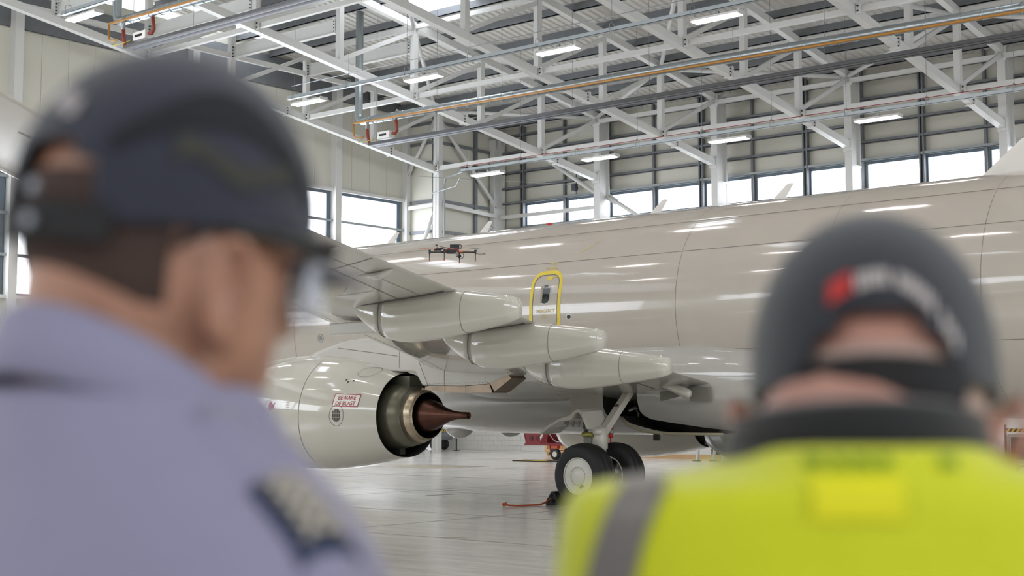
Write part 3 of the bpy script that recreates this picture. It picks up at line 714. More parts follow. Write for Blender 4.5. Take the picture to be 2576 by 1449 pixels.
AB().tube([(7.0, 18.5, 3.98), (7.5, 18.45, 4.02)], .012, 6).build('static_wick', mat('wick', '5d4a3c', .6), wg)
# ---- flap track fairings (canoes)
def canoe(xf, xa, y, zf, ztip, zb_, hw, name='flap_fairing'):
    root = empty(name, (0, 0, 0), parent=air)
    rg = []; n = 22
    for i in range(n+1):
        t = i/n; x = xf + (xa-xf)*t
        bot = zf + (zb_-zf)*min(1, sin(min(1, t/.38)*pi/2)**.85) if t < .38 else zb_ + (ztip-.02 - zb_)*((t-.38)/.62)**1.6
        xt = te(y, 1)[0]
        top = wing_low(min(x, xt-.02), y) + .08 if x < xt - .25 else None
        if top is None:
            zt0 = wing_low(xt-.25, y) + .08; u = (x-(xt-.25))/(xa-(xt-.25)); top = zt0 + (ztip+.25-zt0)*u
        w_ = hw * (min(1, (t/.3))**.6 if t < .3 else 1-.45*((t-.3)/.7)**1.8); w_ = max(w_, .01)
        if t > .97: bot += .02; top -= .02; w_ *= .85
        zc = (top+bot)/2; h = max(.01, (top-bot)/2); r_ = []
        for k in range(24):
            a = 2*pi*k/24; ca, sa = cos(a), sin(a)
            r_.append((x, y + w_*abs(ca)**.75*(1 if ca > 0 else -1), zc + h*abs(sa)**.8*(1 if sa > 0 else -1)))
        rg.append(r_)
    i0 = 5
    AB().loft(rg[:i0+1]).build('nose_section', npaint, root, True); AB().loft(rg[i0:]).build('body', npaint, root, True)
    ring = [Vector(p) for p in rg[i0]]; AB().tube([p + (p-Vector((p.x, y, (top+bot)/2))).normalized()*.0 for p in ring] + [ring[0]], .008, 6).build('joint_line', seam, root)
    sl_ = [(rg[i][0][0], y + hw*.9*min(1, (i/n/.3))**.6, wing_low(min(rg[i][0][0], te(y,1)[0]-.03), y+hw)-.004) for i in range(1, n) if rg[i][0][0] < te(y, 1)[0]]
    AB().tube(sl_, .012, 6).build('seal_line', mat('dark_seal', '4a4440', .6), root)
    ring = [Vector(p) for p in rg[16]]; AB().tube([p for p in ring] + [ring[0]], .004, 6).build('joint_line', seam, root)
    return root
canoe(2.22, 4.99, 10.7, 2.96, 2.72, 2.50, .19); canoe(1.54, 4.41, 8.4, 2.70, 2.47, 2.24, .20); canoe(1.21, 3.94, 6.3, 2.34, 2.19, 2.0, .22)
rr = []
for i in range(19):
    t = i/18; s_ = (min(1, t/.35)**.6 if t < .35 else 1) * (sqrt(max(.0, 1-max(0, (t-.8)/.2)**2)) if t > .8 else 1); s_ = max(s_, .03); X = 1.25+2.1*t
    rr.append([(X, 11.8+.16*s_*cos(2*pi*k/16), wing_low(X, 11.8)+.02+.15*s_*sin(2*pi*k/16)*(1 if sin(2*pi*k/16) < 0 else .3)) for k in range(16)])
AB().loft(rr).build('underwing_fairing', npaint, wg, True)
b = AB(); b.box((.95, 9.75, 2.70), (1.9, 10.0, 2.86)); bevel(b.build('flap_hinge_box', wpaint, wg), .02)
AB().tube([(.7, 2.25, 2.25), (1.0, 2.28, 2.15), (1.42, 2.3, 2.0), (1.52, 2.3, 1.965), (1.55, 2.3, 1.955)], [.06, .08, .09, .075, .04], 14).build('flap_fairing', npaint, air, True)
# flap panels hanging at the wing root and inboard structures
AB().prism([(.76, 2.10, 2.02), (1.2, 2.10, 2.06), (1.2, 2.10, 1.95), (.76, 2.10, 1.86)], (0, -.08, 0)).build('flap_cove', mat('flap_cove', '7d7b72', .6), air)
AB().prism([(1.35, 2.10, 2.1), (1.77, 2.08, 2.08), (1.77, 2.08, 1.83), (1.4, 2.1, 1.85)], (0, -.08, 0)).build('flap_cove', mat('flap_cove', '7d7b72', .6), air)
# ---- engines
def engine(side):
    Y0, Z0 = 4.83*side, 1.6
    root = empty('engine', (0, 0, 0), parent=air)
    def ring(x, r, n=72, top=1.04, bot=.94, fl=1.0):
        out = []
        for k in range(n):
            a = 2*pi*k/n; c, s = cos(a), sin(a)
            rz = r*(1 + (top-1)*fl if s > 0 else 1 + (bot-1)*fl)
            e = 1 if s > 0 else .9
            out.append((x, Y0 + r*(abs(c)**(1 if s > 0 else .93))*(1 if c > 0 else -1), Z0 + rz*(abs(s)**e)*(1 if s > 0 else -1)))
        return out
    prof = [(-6.72,.90,1),(-6.76,.93,1),(-6.74,.97,1),(-6.6,1.0,1),(-6.35,1.045,1),(-5.9,1.08,1),(-5.4,1.095,1),(-4.7,1.08,1),(-4.0,1.01,1),(-3.5,.92,.8),(-3.1,.82,.4),(-2.85,.755,.1)]
    def nr(x):
        for i in range(len(prof)-1):
            if prof[i][0] <= x <= prof[i+1][0] and i > 0:
                t = (x-prof[i][0])/(prof[i+1][0]-prof[i][0]); return prof[i][1]+(prof[i+1][1]-prof[i][1])*t, prof[i][2]+(prof[i+1][2]-prof[i][2])*t
        return prof[-1][1:]
    # smooth profile
    import bisect
    xs_ = [-6.70, -6.76, -6.74] + [-6.6 + i*(-2.85+6.6)/26 for i in range(27)]
    def sm(x):
        if x < -6.605: return {-6.70: (.88, 1), -6.76: (.925, 1), -6.74: (.965, 1)}.get(round(x, 2), (1.0, 1))
        # catmull through prof
        P = prof[3:]; 
        for i in range(len(P)-1):
            if x <= P[i+1][0] + 1e-6:
                p0 = P[max(0, i-1)]; p1 = P[i]; p2 = P[i+1]; p3 = P[min(len(P)-1, i+2)]; t = (x-p1[0])/(p2[0]-p1[0])
                m1 = (p2[1]-p0[1])/(p2[0]-p0[0])*(p2[0]-p1[0]); m2 = (p3[1]-p1[1])/(p3[0]-p1[0])*(p2[0]-p1[0])
                return ((2*t**3-3*t*t+1)*p1[1]+(t**3-2*t*t+t)*m1+(-2*t**3+3*t*t)*p2[1]+(t**3-t*t)*m2, p1[2]+(p2[2]-p1[2])*t)
        return P[-1][1:]
    rings = [ring(x, *[sm(x)[0]], fl=sm(x)[1]) for x in xs_]
    cowl = AB().loft(rings, cap=False).build('cowl', npaint, root, True, fix=False)
    # inlet barrel
    AB().loft([ring(-6.70,.88), ring(-6.5,.80), ring(-6.1,.775), ring(-5.7,.78)], cap=False).build('inlet_barrel', mat('inlet_grey', 'a8a9a6', .4), root, True)
    AB().tube([(-5.7, Y0, Z0), (-5.69, Y0, Z0)], .8, 40).build('fan_face', mat('fan_dark', '26282b', .4, .6), root)
    # fan duct, core cowl, exhaust
    ductd = mat('fan_duct_dark', '3c3c3a', .42, .3); 
    R0 = lambda x, r: [(x, Y0 + r*cos(2*pi*k/64), Z0 + r*sin(2*pi*k/64)) for k in range(64)]
    R7 = lambda x, r: [(x, Y0 + r*cos(2*pi*k/72), Z0 + r*sin(2*pi*k/72)) for k in range(72)]
    lastr = sm(-2.85)[0]
    AB().loft([ring(-2.85, lastr, fl=.1), ring(-2.86, lastr-.02, fl=.1), R7(-3.1, .76), R7(-3.5, .83), R7(-4.2, .86)], cap=False).build('fan_duct', ductd, root, True, fix=False)
    AB().tube([(-4.2, Y0, Z0), (-4.19, Y0, Z0)], .86, 40).build('duct_end', ductd, root)
    core = mat('core_cowl_green', '6d6c5c', .32, .55)
    AB().loft([R0(-4.2, .60), R0(-3.6, .645), R0(-3.1, .62), R0(-2.8, .57), R0(-2.53, .505), R0(-2.53, .48)], cap=False).build('core_cowl', core, root, True)
    steel = mat('heat_tinted_steel', 'b3a58f', .28, .9, noise=.12, nscale=6)
    AB().loft([R0(-2.52, .48), R0(-2.52, .497), R0(-2.4, .455), R0(-2.3, .412), R0(-2.3, .405), R0(-2.45, .42), R0(-2.8, .43)], cap=False).build('exhaust_nozzle', steel, root, True)
    AB().loft([R0(-2.301, .404), R0(-2.7, .41), R0(-3.0, .40), R0(-3.0, .02)], cap=False).build('nozzle_inside', mat('nozzle_black', '0e0d0e', .7), root, True)  # plain near-black lining inside the nozzle
    rv = AB()
    for k in range(60): a = 2*pi*k/60; rv.box((-2.345, Y0+.432*cos(a)-.004, Z0+.432*sin(a)-.004), (-2.335, Y0+.432*cos(a)+.004, Z0+.432*sin(a)+.004))
    tag(rv.build('rivets', boltm, root), kind='stuff')
    pm = mat('plug_copper', '54382f', .33, .9, noise=.35, nscale=5)
    AB().loft([R0(-2.95, .30), R0(-2.75, .33), R0(-2.45, .315), R0(-2.25, .285), R0(-2.1, .235), R0(-1.95, .165), R0(-1.8, .11), R0(-1.65, .077), R0(-1.5, .062), R0(-1.32, .056), R0(-1.32, .047), R0(-1.5, .045)], cap=False).build('exhaust_plug', pm, root, True)
    AB().tube([(-1.5, Y0, Z0), (-1.49, Y0, Z0)], .047, 20).build('plug_end', black, root)
    # lower and upper bifurcations
    AB().box((-3.6, Y0-.06, Z0-.70), (-2.95, Y0+.06, Z0-.50)).build('bifurcation', ductd, root)
    AB().box((-3.5, Y0-.16, Z0+.42), (-2.62, Y0+.16, Z0+.70)).build('upper_bifurcation', mat('green_primer', '55564a', .45, .2), root)
    if side > 0:
        def ny(x, z):
            r = sm(x)[0]; dz = z - Z0; rz = r*(1.04 if dz > 0 else .94); q = min(.999, abs(dz)/rz)
            if dz > 0: return Y0 + r*sqrt(1-q*q)
            s = q**(1/.9); s = min(.999, s); c = sqrt(1-s*s); return Y0 + r*c**.93
        surf_strip([(-4.58 - .03*(z-1.6)**2, z) for z in [.72+i*.06 for i in range(33)]], .012, 'cowl_seam', seam, cowl, ny)
        surf_strip([(-6.3, z) for z in [.75+i*.06 for i in range(30)]], .008, 'cowl_seam', seam, cowl, ny)
        # markings
        rr_ = [(-3.755,1.985),(-3.215,1.965),(-3.235,1.755),(-3.775,1.765)]
        def sub(P, n=10): 
            out = []
            for i in range(len(P)): a, b = P[i], P[(i+1) % len(P)]; out += [(a[0]+(b[0]-a[0])*k/n, a[1]+(b[1]-a[1])*k/n) for k in range(n)]
            return out
        surf_patch(sub(rr_), 'warning_panel', mat('sign_white', 'e4e2dc', .35), cowl, ny, .003)
        surf_strip(sub(rr_), .014, 'warning_border', red, cowl, ny, .006, True)
        surf_text('BEWARE', -3.485, 1.915, .098, 'lettering', red, cowl, ny, .006, .002, 1.0)
        surf_text('OF BLAST', -3.50, 1.815, .098, 'lettering', red, cowl, ny, .006, .002, 1.0)
        surf_strip(seq((-6.30, 2.10), (-5.53, 1.64), 14), .10, 'warning_chevron', red, cowl, ny, .004)
        surf_strip(seq((-5.53, 1.66), (-6.35, 1.27), 12) + [(-6.45, 1.15), (-6.52, 1.02), (-6.56, .92)], .10, 'warning_chevron', red, cowl, ny, .004)
        surf_strip([(-5.43, 1.64), (-5.44, 1.45), (-5.47, 1.4), (-5.49, 1.25), (-5.45, 1.1), (-5.32, .92), (-5.15, .78)], .022, 'plane_of_turbine_line', red, cowl, ny, .004)
        surf_patch([(-5.37+.055*cos(a*pi/10), 1.77+.085*sin(a*pi/10)) for a in range(20)], 'propeller_symbol', red, cowl, ny, .004)
        surf_patch([(-5.35, 1.77), (-5.24, 1.84), (-5.27, 1.77), (-5.24, 1.69)], 'propeller_symbol', red, cowl, ny, .004)
        surf_patch(sub([(-6.58, 1.68), (-6.17, 1.68), (-6.17, 1.57), (-6.58, 1.57)]), 'warning_panel', mat('sign_white', 'e4e2dc', .35), cowl, ny, .003)
        surf_text('DANGER', -6.375, 1.625, .085, 'lettering', red, cowl, ny, .005, .001)
        surf_text('KEEP CLEAR', -6.27, 1.06, .05, 'lettering', mat('sign_white', 'e4e2dc', .35), cowl, ny, .006, rot=.9)
        for q in range(4): surf_text('IIIII IIII II', -4.88, 1.83-.04*q, .028, 'small_print', mat('small_print', '8a8682', .5) if q else red, cowl, ny, .004)
        surf_strip([(-3.675+.155*cos(a*pi/16), 1.6+.19*sin(a*pi/16)) for a in range(32)], .008, 'vent_ring', seam, cowl, ny, .004, True)
        for q in range(-3, 4):
            h = sqrt(max(0, 1-(q/4)**2))*.115
            for (z0, z1) in ((-h, -.04), (-.03, .03), (.04, h)):
                if z1 > z0: surf_patch([(-3.675+q*.024-.008, 1.6+z0), (-3.675+q*.024+.008, 1.6+z0), (-3.675+q*.024+.008, 1.6+z1), (-3.675+q*.024-.008, 1.6+z1)], 'vent_slot', black, cowl, ny, .004)
        for (x, z) in ((-3.6, 2.2), (-3.6, .98), (-3.66, 2.24), (-3.5, 2.22)):
            surf_patch([(x+.014*cos(a*pi/5), z+.018*sin(a*pi/5)) for a in range(10)], 'latch', boltm, cowl, ny, .004)
        for (x, z, r) in ((-3.15, 1.02, .14), (-3.35, 2.38, .15)):
            surf_strip([(x+r*1.2*cos(a*pi/12), z+r*.6*sin(a*pi/12)) for a in range(24)], .005, 'access_panel', seam, cowl, ny, .004, True)
        # gearbox bulge low on the cowl
        rg = []
        for i in range(13):
            t = i/12; s = sqrt(max(.0, 1-(2*t-1)**2)); s = max(.02, s)
            rg.append([(-6.2+1.25*t, ny(-6.2+1.25*t, 1.12)-.30+.34*s*cos(2*pi*k/24), 1.12+.37*s*sin(2*pi*k/24)) for k in range(24)])
        AB().loft(rg).build('gearbox_bulge', npaint, cowl, True)
        # nacelle strake (chine) on the inboard side is hidden; pylon
    ss = side
    py = AB()
    P = [(-5.6,2.62),(-5.1,2.78),(-4.5,2.92),(-3.94,2.97),(-3.4,2.95),(-2.3,3.05),(-1.0,3.05),(.9,2.75),(.24,2.50),(-.23,2.27),(-.65,2.13),(-1.3,2.10),(-2.27,2.12),(-2.45,2.36),(-3.2,2.40),(-4.2,2.3),(-5.6,2.4)]
    n = len(P); rg = []
    for off, sc in ((-.20, 0), (-.14, .05), (.14, .05), (.20, 0)):
        rg.append([(x, Y0+off, z + (sc if i in (0,1,2,3,4) else 0)) for i, (x, z) in enumerate(P)])
    pyo = AB().loft(rg).build('pylon', wpaint, root); bevel(pyo, .03, 2, 30)
    hs = mat('heat_shield', '8d7d6c', .38, .85, noise=.35, nscale=4)
    HS = [((-2.2, 2.11), (-1.72, 2.11), (-1.72, 2.0), (-2.2, 2.05)), ((-1.71, 2.11), (-1.22, 2.10), (-1.22, 1.985), (-1.71, 2.0)), ((-1.21, 2.10), (-.66, 2.13), (-.60, 1.985), (-1.21, 1.985)), ((-.65, 2.14), (-.25, 2.29), (-.17, 2.22), (-.55, 2.0))]
    for q in HS: AB().prism([(x, Y0-.19, z) for x, z in q], (0, .38, 0)).build('heat_shield', hs, pyo)
    if side > 0:
        def py_y(x, z): return Y0 + .20
        for L_ in (((-2.42, 2.68), (-2.12, 2.12)), ((-2.5, 2.66), (-1.7, 2.56)), ((-1.7, 2.56), (-.2, 2.68)), ((-1.72, 2.56), (-1.72, 2.1)), ((-2.85, 2.9), (-2.85, 2.45)), ((-.28, 2.62), (-.25, 2.3)), ((-4.5, 2.85), (-2.9, 2.66))):
            surf_strip(seq(*L_, 2), .012, 'pylon_seam', seam, pyo, py_y, .002)
        rvt = AB()
        for (a, b) in (((-2.30, 2.50), (-1.76, 2.46)), ((-1.66, 2.50), (-.32, 2.58)), ((-2.08, 2.15), (-.7, 2.16)), ((-1.66, 2.5), (-1.66, 2.15)), ((-1.2, 2.5), (-1.2, 2.15)), ((-.75, 2.5), (-.75, 2.17))):
            m = int(sqrt((b[0]-a[0])**2+(b[1]-a[1])**2)/.06)
            for k in range(m+1): X = a[0]+(b[0]-a[0])*k/m; Z = a[1]+(b[1]-a[1])*k/m; rvt.box((X-.006, Y0+.198, Z-.006), (X+.006, Y0+.203, Z+.006))
        tag(rvt.build('rivets', seam, pyo), kind='stuff')
    else:
        surf = AB(); surf.prism([(-6.9, Y0+1.06, 1.2), (-6.75, Y0+1.06, 1.2), (-6.95, Y0+1.04, .9), (-7.1, Y0+1.04, .9)], (0, .012, 0)); surf.build('warning_chevron', red, root)
    return root
engine(1); engine(-1)
# ---- main landing gear
grey = mat('gear_white', 'cfccc0', .35, .05, noise=.05); wheelw = mat('wheel_hub_white', 'd9d7cb', .3)
def gear(s):
    root = empty('landing_gear', (0, 0, 0), parent=air)
    Y = 2.86*s
    for yy, outer in ((Y + .43*s, True), (Y - .43*s, False)):
        pr = [(.19, .30), (.21, .36), (.215, .44), (.195, .52), (.14, .553), (.085, .563), (.08, .556), (.072, .556), (.066, .565), (.02, .568)]
        full = pr + [(-a, b) for a, b in reversed(pr)]
        rg = [[(r*cos(2*pi*k/64), yy + a, .555 + r*sin(2*pi*k/64)) for k in range(64)] for a, r in full]
        rg2 = []
        for rr_ in rg: rg2.append([(p[0], p[1], max(p[2], .0)) for p in rr_])
        tyre = AB().loft(rg2 + [rg2[0]], cap=False).build('tyre', rubber, root, True)
        def dsc(prof, name, m, sg): 
            return AB().loft([[(r*cos(2*pi*k/48), yy + sg*a, .555 + r*sin(2*pi*k/48)) for k in range(48)] for r, a in prof], cap=False).build(name, m, tyre, True, )
        sg = s if outer else -s
        dsc([(.325,.12),(.325,.195),(.312,.205),(.300,.200),(.300,.185),(.30,.19)], 'rim', wheelw, s); 
        dsc([(.325,.12),(.325,.18),(.30,.185),(.27,.14),(.2,.08),(.0,.08)], 'inner_rim', mat('rim_metal', 'b5b1a2', .4, .4), -s)
        if outer:
            dsc([(.298,.186),(.17,.192),(.155,.196),(.145,.203),(.08,.222),(.0,.228)], 'hub_cap', wheelw, s)
            dsc([(.160,.1965),(.156,.1975)], 'hub_ring', seam, s)
            for k in range(8):
                a = 2*pi*k/8 + .3; AB().disc((.158*cos(a), yy + s*.193, .555+.158*sin(a)), (0, s, 0), .006, .006, 6).build('hub_bolt', boltm, tyre)
            AB().tube([(.05, yy+s*.187, .36), (.12, yy+s*.187, .40)], .028, 10).build('hub_slot', black, tyre)
        else:
            for k in range(9):
                a = 2*pi*k/9; AB().box((.29*cos(a)-.02, yy+s*.17, .555+.29*sin(a)-.02), (.29*cos(a)+.02, yy+s*.2, .555+.29*sin(a)+.02)).build('rim_lug', mat('rim_metal', 'b5b1a2', .4, .4), tyre)
            for k in range(4):
                a = pi/2*k + .4; AB().tube([(.15*cos(a), yy+s*.1, .555+.15*sin(a)), (.15*cos(a), yy+s*.32, .555+.15*sin(a))], .05, 10).build('brake_piston', grey, tyre)
    AB().tube([(0, Y-.45*s, .555), (0, Y+.45*s, .555)], .09, 16).build('axle', grey, root, True)
    AB().tube([(0, Y, .56), (0, Y, 1.0), (0, Y, 1.02), (0, Y, 1.36), (0, Y, 1.40)], [.11, .11, .14, .13, .06], 20).build('strut', grey, root, True)
    AB().box((-.30, Y-.09, 1.03), (-.12, Y+.09, 1.24)).build('valve_block', mat('valve_block', '77786f', .4, .5), root)
    AB().tube([(-.28, Y+.13*s, 1.27), (-.05, Y+.13*s, 1.26)], .045, 12).build('brass_cylinder', mat('olive_cylinder', 'a19a4c', .35, .4), root, True)
    AB().tube([(.05, Y-.1, 1.31), (.05, Y+.2*s, 1.31)], .06, 14).build('pivot', grey, root, True)
    AB().beam((.05, Y-.02*s, 1.30), (.02, 1.92*s, 2.12), .13, .12).build('side_brace', grey, root)
    AB().beam((.1, Y-.12*s, 1.32), (.06, 1.98*s, 2.0), .03, .05, off=(.1, 0)).build('brace_rod', mat('dark_rod', '33322f', .4, .5), root)
    for t in (.55, .82):
        p = Vector((.05, Y, 1.32)).lerp(Vector((0, 1.88*s, 2.12)), t); AB().disc(p + Vector((.0, .04*s, 0)), (0, s, -.2), .045 if t < .7 else .03, .06, 12).build('brace_pin', mat('rusty_brown', '5a3a2e', .6), root)
    AB().tube([(-.18, Y+.1*s, 1.5), (-.08, Y+.12*s, 1.38), (.04, Y+.12*s, 1.31)], .03, 8).build('link_rod', grey, root, True)
    for q in range(4):
        AB().tube([(-.16-.03*q, Y+.08*s, 1.6), (-.2-.03*q, Y+.12*s, 1.42), (-.18-.02*q, Y+.08*s, 1.22)], .008, 6).build('hydraulic_line', black, root, True)
    AB().tube([(-.10, Y-.12*s, .75), (-.26, Y-.1*s, .9), (-.12, Y-.08*s, 1.1)], .03, 8).build('torque_link', grey, root, True)
    # bent wheel door carried by the strut
    P = [(-1.15, 1.28), (-.95, 1.42), (-.7, 1.54), (-.45, 1.60), (-.34, 1.69), (-.25, 1.705), (-.16, 1.66), (-.02, 1.36), (-.06, 1.36), (-.19, 1.60), (-.25, 1.655), (-.32, 1.64), (-.42, 1.52), (-.7, 1.49), (-.93, 1.38), (-1.13, 1.25)]
    d = AB(); 
    vs = [(x, 3.16*s, z) for x, z in P]; vs2 = [(x+.02, 2.62*s, z + .03) for x, z in P]; n = len(P)
    d.add(vs + vs2, [tuple(range(n-1, -1, -1)), tuple(range(n, 2*n))] + [(i, (i+1) % n, n+(i+1) % n, n+i) for i in range(n)])
    do = d.build('gear_door', npaint, root); bevel(do, .008)
    for q in range(3): AB().prism([(-.78+.13*q, 2.9*s, 1.47), (-.66+.13*q, 2.9*s, 1.50), (-.70+.13*q, 2.9*s, 1.39)], (0, .02, 0)).build('door_bracket', mat('door_bracket', '8c8b82', .5), do)
    return root
gear(1); gear(-1)
AB().prism([(-1.20, 2.3, 2.3), (-.39, 2.3, 2.3), (-.39, 2.3, 1.60), (-1.11, 2.3, 1.60)], (0, -.03, 0)).build('inner_gear_door', npaint, air)
AB().prism([(-1.38, 2.36, 2.35), (-.58, 2.36, 2.35), (-.55, 2.36, 1.96), (-1.38, 2.36, 1.90)], (0, -.02, 0)).build('inner_gear_door', npaint, air)
ng = empty('nose_gear', (0, 0, 0), parent=air)
for yy in (-.2, .2): AB().loft([[(-15.6+r*cos(2*pi*k/32), yy+a, .34+r*sin(2*pi*k/32)) for k in range(32)] for a, r in ((-.09,.18),(-.1,.3),(-.05,.345),(.05,.345),(.1,.3),(.09,.18))]).build('tyre', rubber, ng, True)
AB().tube([(-15.6, 0, .34), (-15.5, 0, 1.9)], .08, 12).build('strut', grey, ng, True)
fin = AB().loft([[(x0 + (x1-x0)*u, .22*th*(1 if k == 0 else -1)*sin(pi*u)**.6 if 0 < u < 1 else 0, z) for k, rng in ((0, [i/10 for i in range(11)]), (1, [i/10 for i in range(9, 0, -1)])) for u in rng] for x0, x1, z, th in ((10.2, 17.8, 5.2, 1), (12.2, 18, 6.2, .9), (16.9, 19.6, 12.4, .5))]).build('tail_fin', paint, air)
# red safety pin streamer between the wheels
AB().tube([(-.35, 2.1, 1.42), (-.35, 2.1, 1.30)], .055, 12).build('pin_cap', mat('faded_red', '9c5a58', .5), air, True)
AB().tube([(-.35, 2.1, 1.33), (-.35, 2.1, 1.27)], .06, 12).build('pin_band', mat('band_grey', 'a6a5a5', .5), air, True)
AB().tube([(-.35, 2.1, 1.27), (-.35, 2.1, 1.19)], .045, 12).build('pin_plug', mat('signal_red', 'd0302a', .45), air, True)
AB().tube([(-.35, 2.1, 1.2), (-.36, 2.12, .95), (-.34, 2.1, .7)], .012, 6).build('red_streamer', mat('signal_red', 'd0302a', .45), air, True)
#SMALL
# ------------------------------------------------------------------ drone
def drone():
    P = CAM + (Vector((-0.6410, 0.7642, .0866)) * 24.0 * .9963)
    P = Vector((-16.15, 17.62, 4.36))
    root = empty('quadcopter_drone', P, 'small black and orange camera drone hovering in front of the fuselage', 'drone', rot=(0, 0, R(40)))
    org = mat('drone_orange', 'e0702a', .4); drk = mat('drone_black', '1d1c20', .45); mar = mat('drone_maroon', '6b2c26', .4)
    b = MB(); b.prism([(-.16, -.06, .0), (-.05, -.06, .055), (.16, -.06, .06), (.17, -.06, -.02), (-.08, -.06, -.03)], (0, .12, 0)); bevel(b.build('body_shell', mar, root), .008)
    bevel(MB().box((-.07, -.062, -.035), (.13, .062, .025)).build('belly_frame', drk, root), .006)
    bevel(MB().box((-.01, -.05, .045), (.17, .05, .125)).build('battery', drk, root), .01)
    MB().tube([(.16, .03, .12), (.21, .03, .12), (.22, .03, .07), (.17, .03, .05)], .006, 6).build('battery_lead', mat('lead_red', '7a2522', .5), root)
    MB().tube([(.16, 0, .125), (.19, 0, .13), (.215, 0, .10), (.19, 0, .05)], .005, 6).build('battery_lead', drk, root)
    MB().box((.0, -.064, .035), (.07, -.061, .048)).build('name_plate', mat('plate_grey', 'a89890', .4), root)
    MB().tube([(-.27, .02, .045), (-.27, .02, .125)], .024, 14).build('lidar_puck', drk, root)
    MB().tube([(-.27, .02, .07), (-.27, .02, .10)], .0245, 14).build('lidar_ring', mat('plate_grey', 'a89890', .4), root)
    bevel(MB().box((-.32, -.03, .02), (-.17, .06, .045)).build('front_deck', drk, root), .01)
    MB().tube([(-.24, 0, .04), (-.15, 0, .055), (-.1, 0, .04)], .02, 8).build('cable_loom', drk, root)
    g = empty('gimbal_camera', (.14, 0, 0), parent=root)
    MB().tube([(-.02, -.03, -.02), (.0, -.05, -.09)], .035, 12).build('camera_body', mat('gimbal_silver', '8c8a88', .35, .5), g)
    MB().tube([(.03, -.045, -.07), (.045, -.06, -.10)], .03, 12).build('lens', drk, g)
    pts = [(.06+.055*cos(a*pi/8), -.02, -.075+.055*sin(a*pi/8)) for a in range(17)]
    MB().tube(pts, .006, 6).build('gimbal_ring', drk, g)
    for k, (ax, ay, orient) in enumerate(((-.40, -.02, 0), (-.10, -.38, 1), (.16, .34, 2), (.48, -.0, 3))):
        a = empty('rotor_arm', (0, 0, 0), parent=root)
        hub = Vector((ax, ay, -.012 if k != 1 else -.03)); st = Vector((.0 + (.1 if ax > .1 else -.06), ay*.15, -.01)); mid = st.lerp(hub, .35)
        MB().tube([st, mid], .017, 8).build('arm_root', org if k in (2, 3) else drk, a)
        MB().tube([mid, hub], .012, 8).build('arm_tube', drk, a)
        MB().tube([hub + Vector((0,0,-.03)), hub + Vector((0,0,.02)), hub + Vector((0,0,.022)), hub + Vector((0,0,.055))], [.016, .02, .024, .024], 12).build('motor', drk, a)
        MB().tube([hub + Vector((0,0,.042)), hub + Vector((0,0,.048))], .026, 12).build('motor_band', mat('plate_silver', 'b9b9bb', .3, .6), a)
        an = (.15, 1.2, .05, .9)[k]
        pr = MB()
        for s in (1, -1):
            d = Vector((cos(an), sin(an), .03))*s; q = Vector((-sin(an), cos(an), 0)); c = hub + Vector((0,0,.065))
            pr.add([c - q*.012, c + q*.012, c + d*.09 + q*.018, c + d*.21 + q*.006, c + d*.21 - q*.004, c + d*.08 - q*.014] + [x + Vector((0,0,.003)) for x in (c - q*.012, c + q*.012, c + d*.09 + q*.018, c + d*.21 + q*.006, c + d*.21 - q*.004, c + d*.08 - q*.014)], [(5,4,3,2,1,0), (6,7,8,9,10,11)] + [(i, (i+1) % 6, 6+(i+1) % 6, 6+i) for i in range(6)])
        pr.build('propeller', org if k in (0, 2) else mat('propeller_grey', '3a3a3d', .4), a)
        MB().tube([hub + Vector((0,0,-.02)), hub + Vector((0,0,-.05)), hub + Vector((0,0,-.145))], [.017, .009, .008], 8).build('landing_leg', mat('leg_brown', '33211f', .5), a)
        MB().tube([hub + Vector((0,0,-.145)), hub + Vector((0,0,-.165))], [.013, .018], 10).build('rubber_foot', mat('foot_orange', 'd2512a', .5), a)
        if k in (1, 3):
            gd = Vector((1, 0, -.05)) if k == 3 else Vector((-.2, -1, -.1)); gd.normalize(); q = Vector((0, 1, 0)) if k == 3 else Vector((1, 0, 0))
            hb = hub + Vector((0, 0, -.02))
            gpts = [hb, hb + gd*.12 - q*.10, hb + gd*.19 - q*.03, hb + gd*.19 + q*.05, hb + gd*.06 + q*.11, hb]
            MB().tube(gpts, .004, 6).build('prop_guard', drk, a)
drone()
for _o in bpy.data.objects:
    if _o.name == 'quadcopter_drone': _o.scale = (.88, .88, .95)
# ------------------------------------------------------------------ chock and rope
ck = empty('wheel_chock', (-15.93, 20.22, 0), 'black ribbed rubber wheel chock against the front of the near tyre', 'chock', rot=(0, 0, R(-1.7)))
c = MB(); c.prism([(-.16, -.12, 0), (-.17, -.12, .05), (-.03, -.12, .245), (.03, -.12, .245), (.20, -.12, 0)], (0, .30, 0)); bevel(c.build('body', rubber, ck), .012)
for (x, z, r) in ((-.10, .08, .035), (.03, .08, .04), (-.01, .17, .03)):
    MB().disc((x, -.122, z), (0, -1, 0), r, .004, 10).build('recess', mat('chock_recess', '0b0b0b', .9), ck)
for k in range(3): MB().box((.06+.0*k, -.12+.1*k, .0), (.19, -.10+.1*k, .05)).build('rib', rubber, ck)
rp = MB(); rpt = [(-15.96, 20.08, .11), (-15.99, 19.95, .05), (-16.02, 19.85, .02), (-16.08, 19.7, .018), (-16.14, 19.52, .016), (-16.19, 19.4, .018), (-16.25, 19.28, .025), (-16.29, 19.22, .05)]
rope = empty('chock_rope', (0, 0, 0), 'orange braided rope lying on the floor, knotted at its left end', 'rope')
fine = []
for i in range(len(rpt)-1):
    for k in range(10): fine.append(Vector(rpt[i]).lerp(Vector(rpt[i+1]), k/10))
ropem = mat('orange_rope', 'b4532c', .8, bump=.8, bscale=120)
rp.tube(fine, [.014 + .0025*(i % 2) for i in range(len(fine))], 8).build('rope_length', ropem, rope, True)
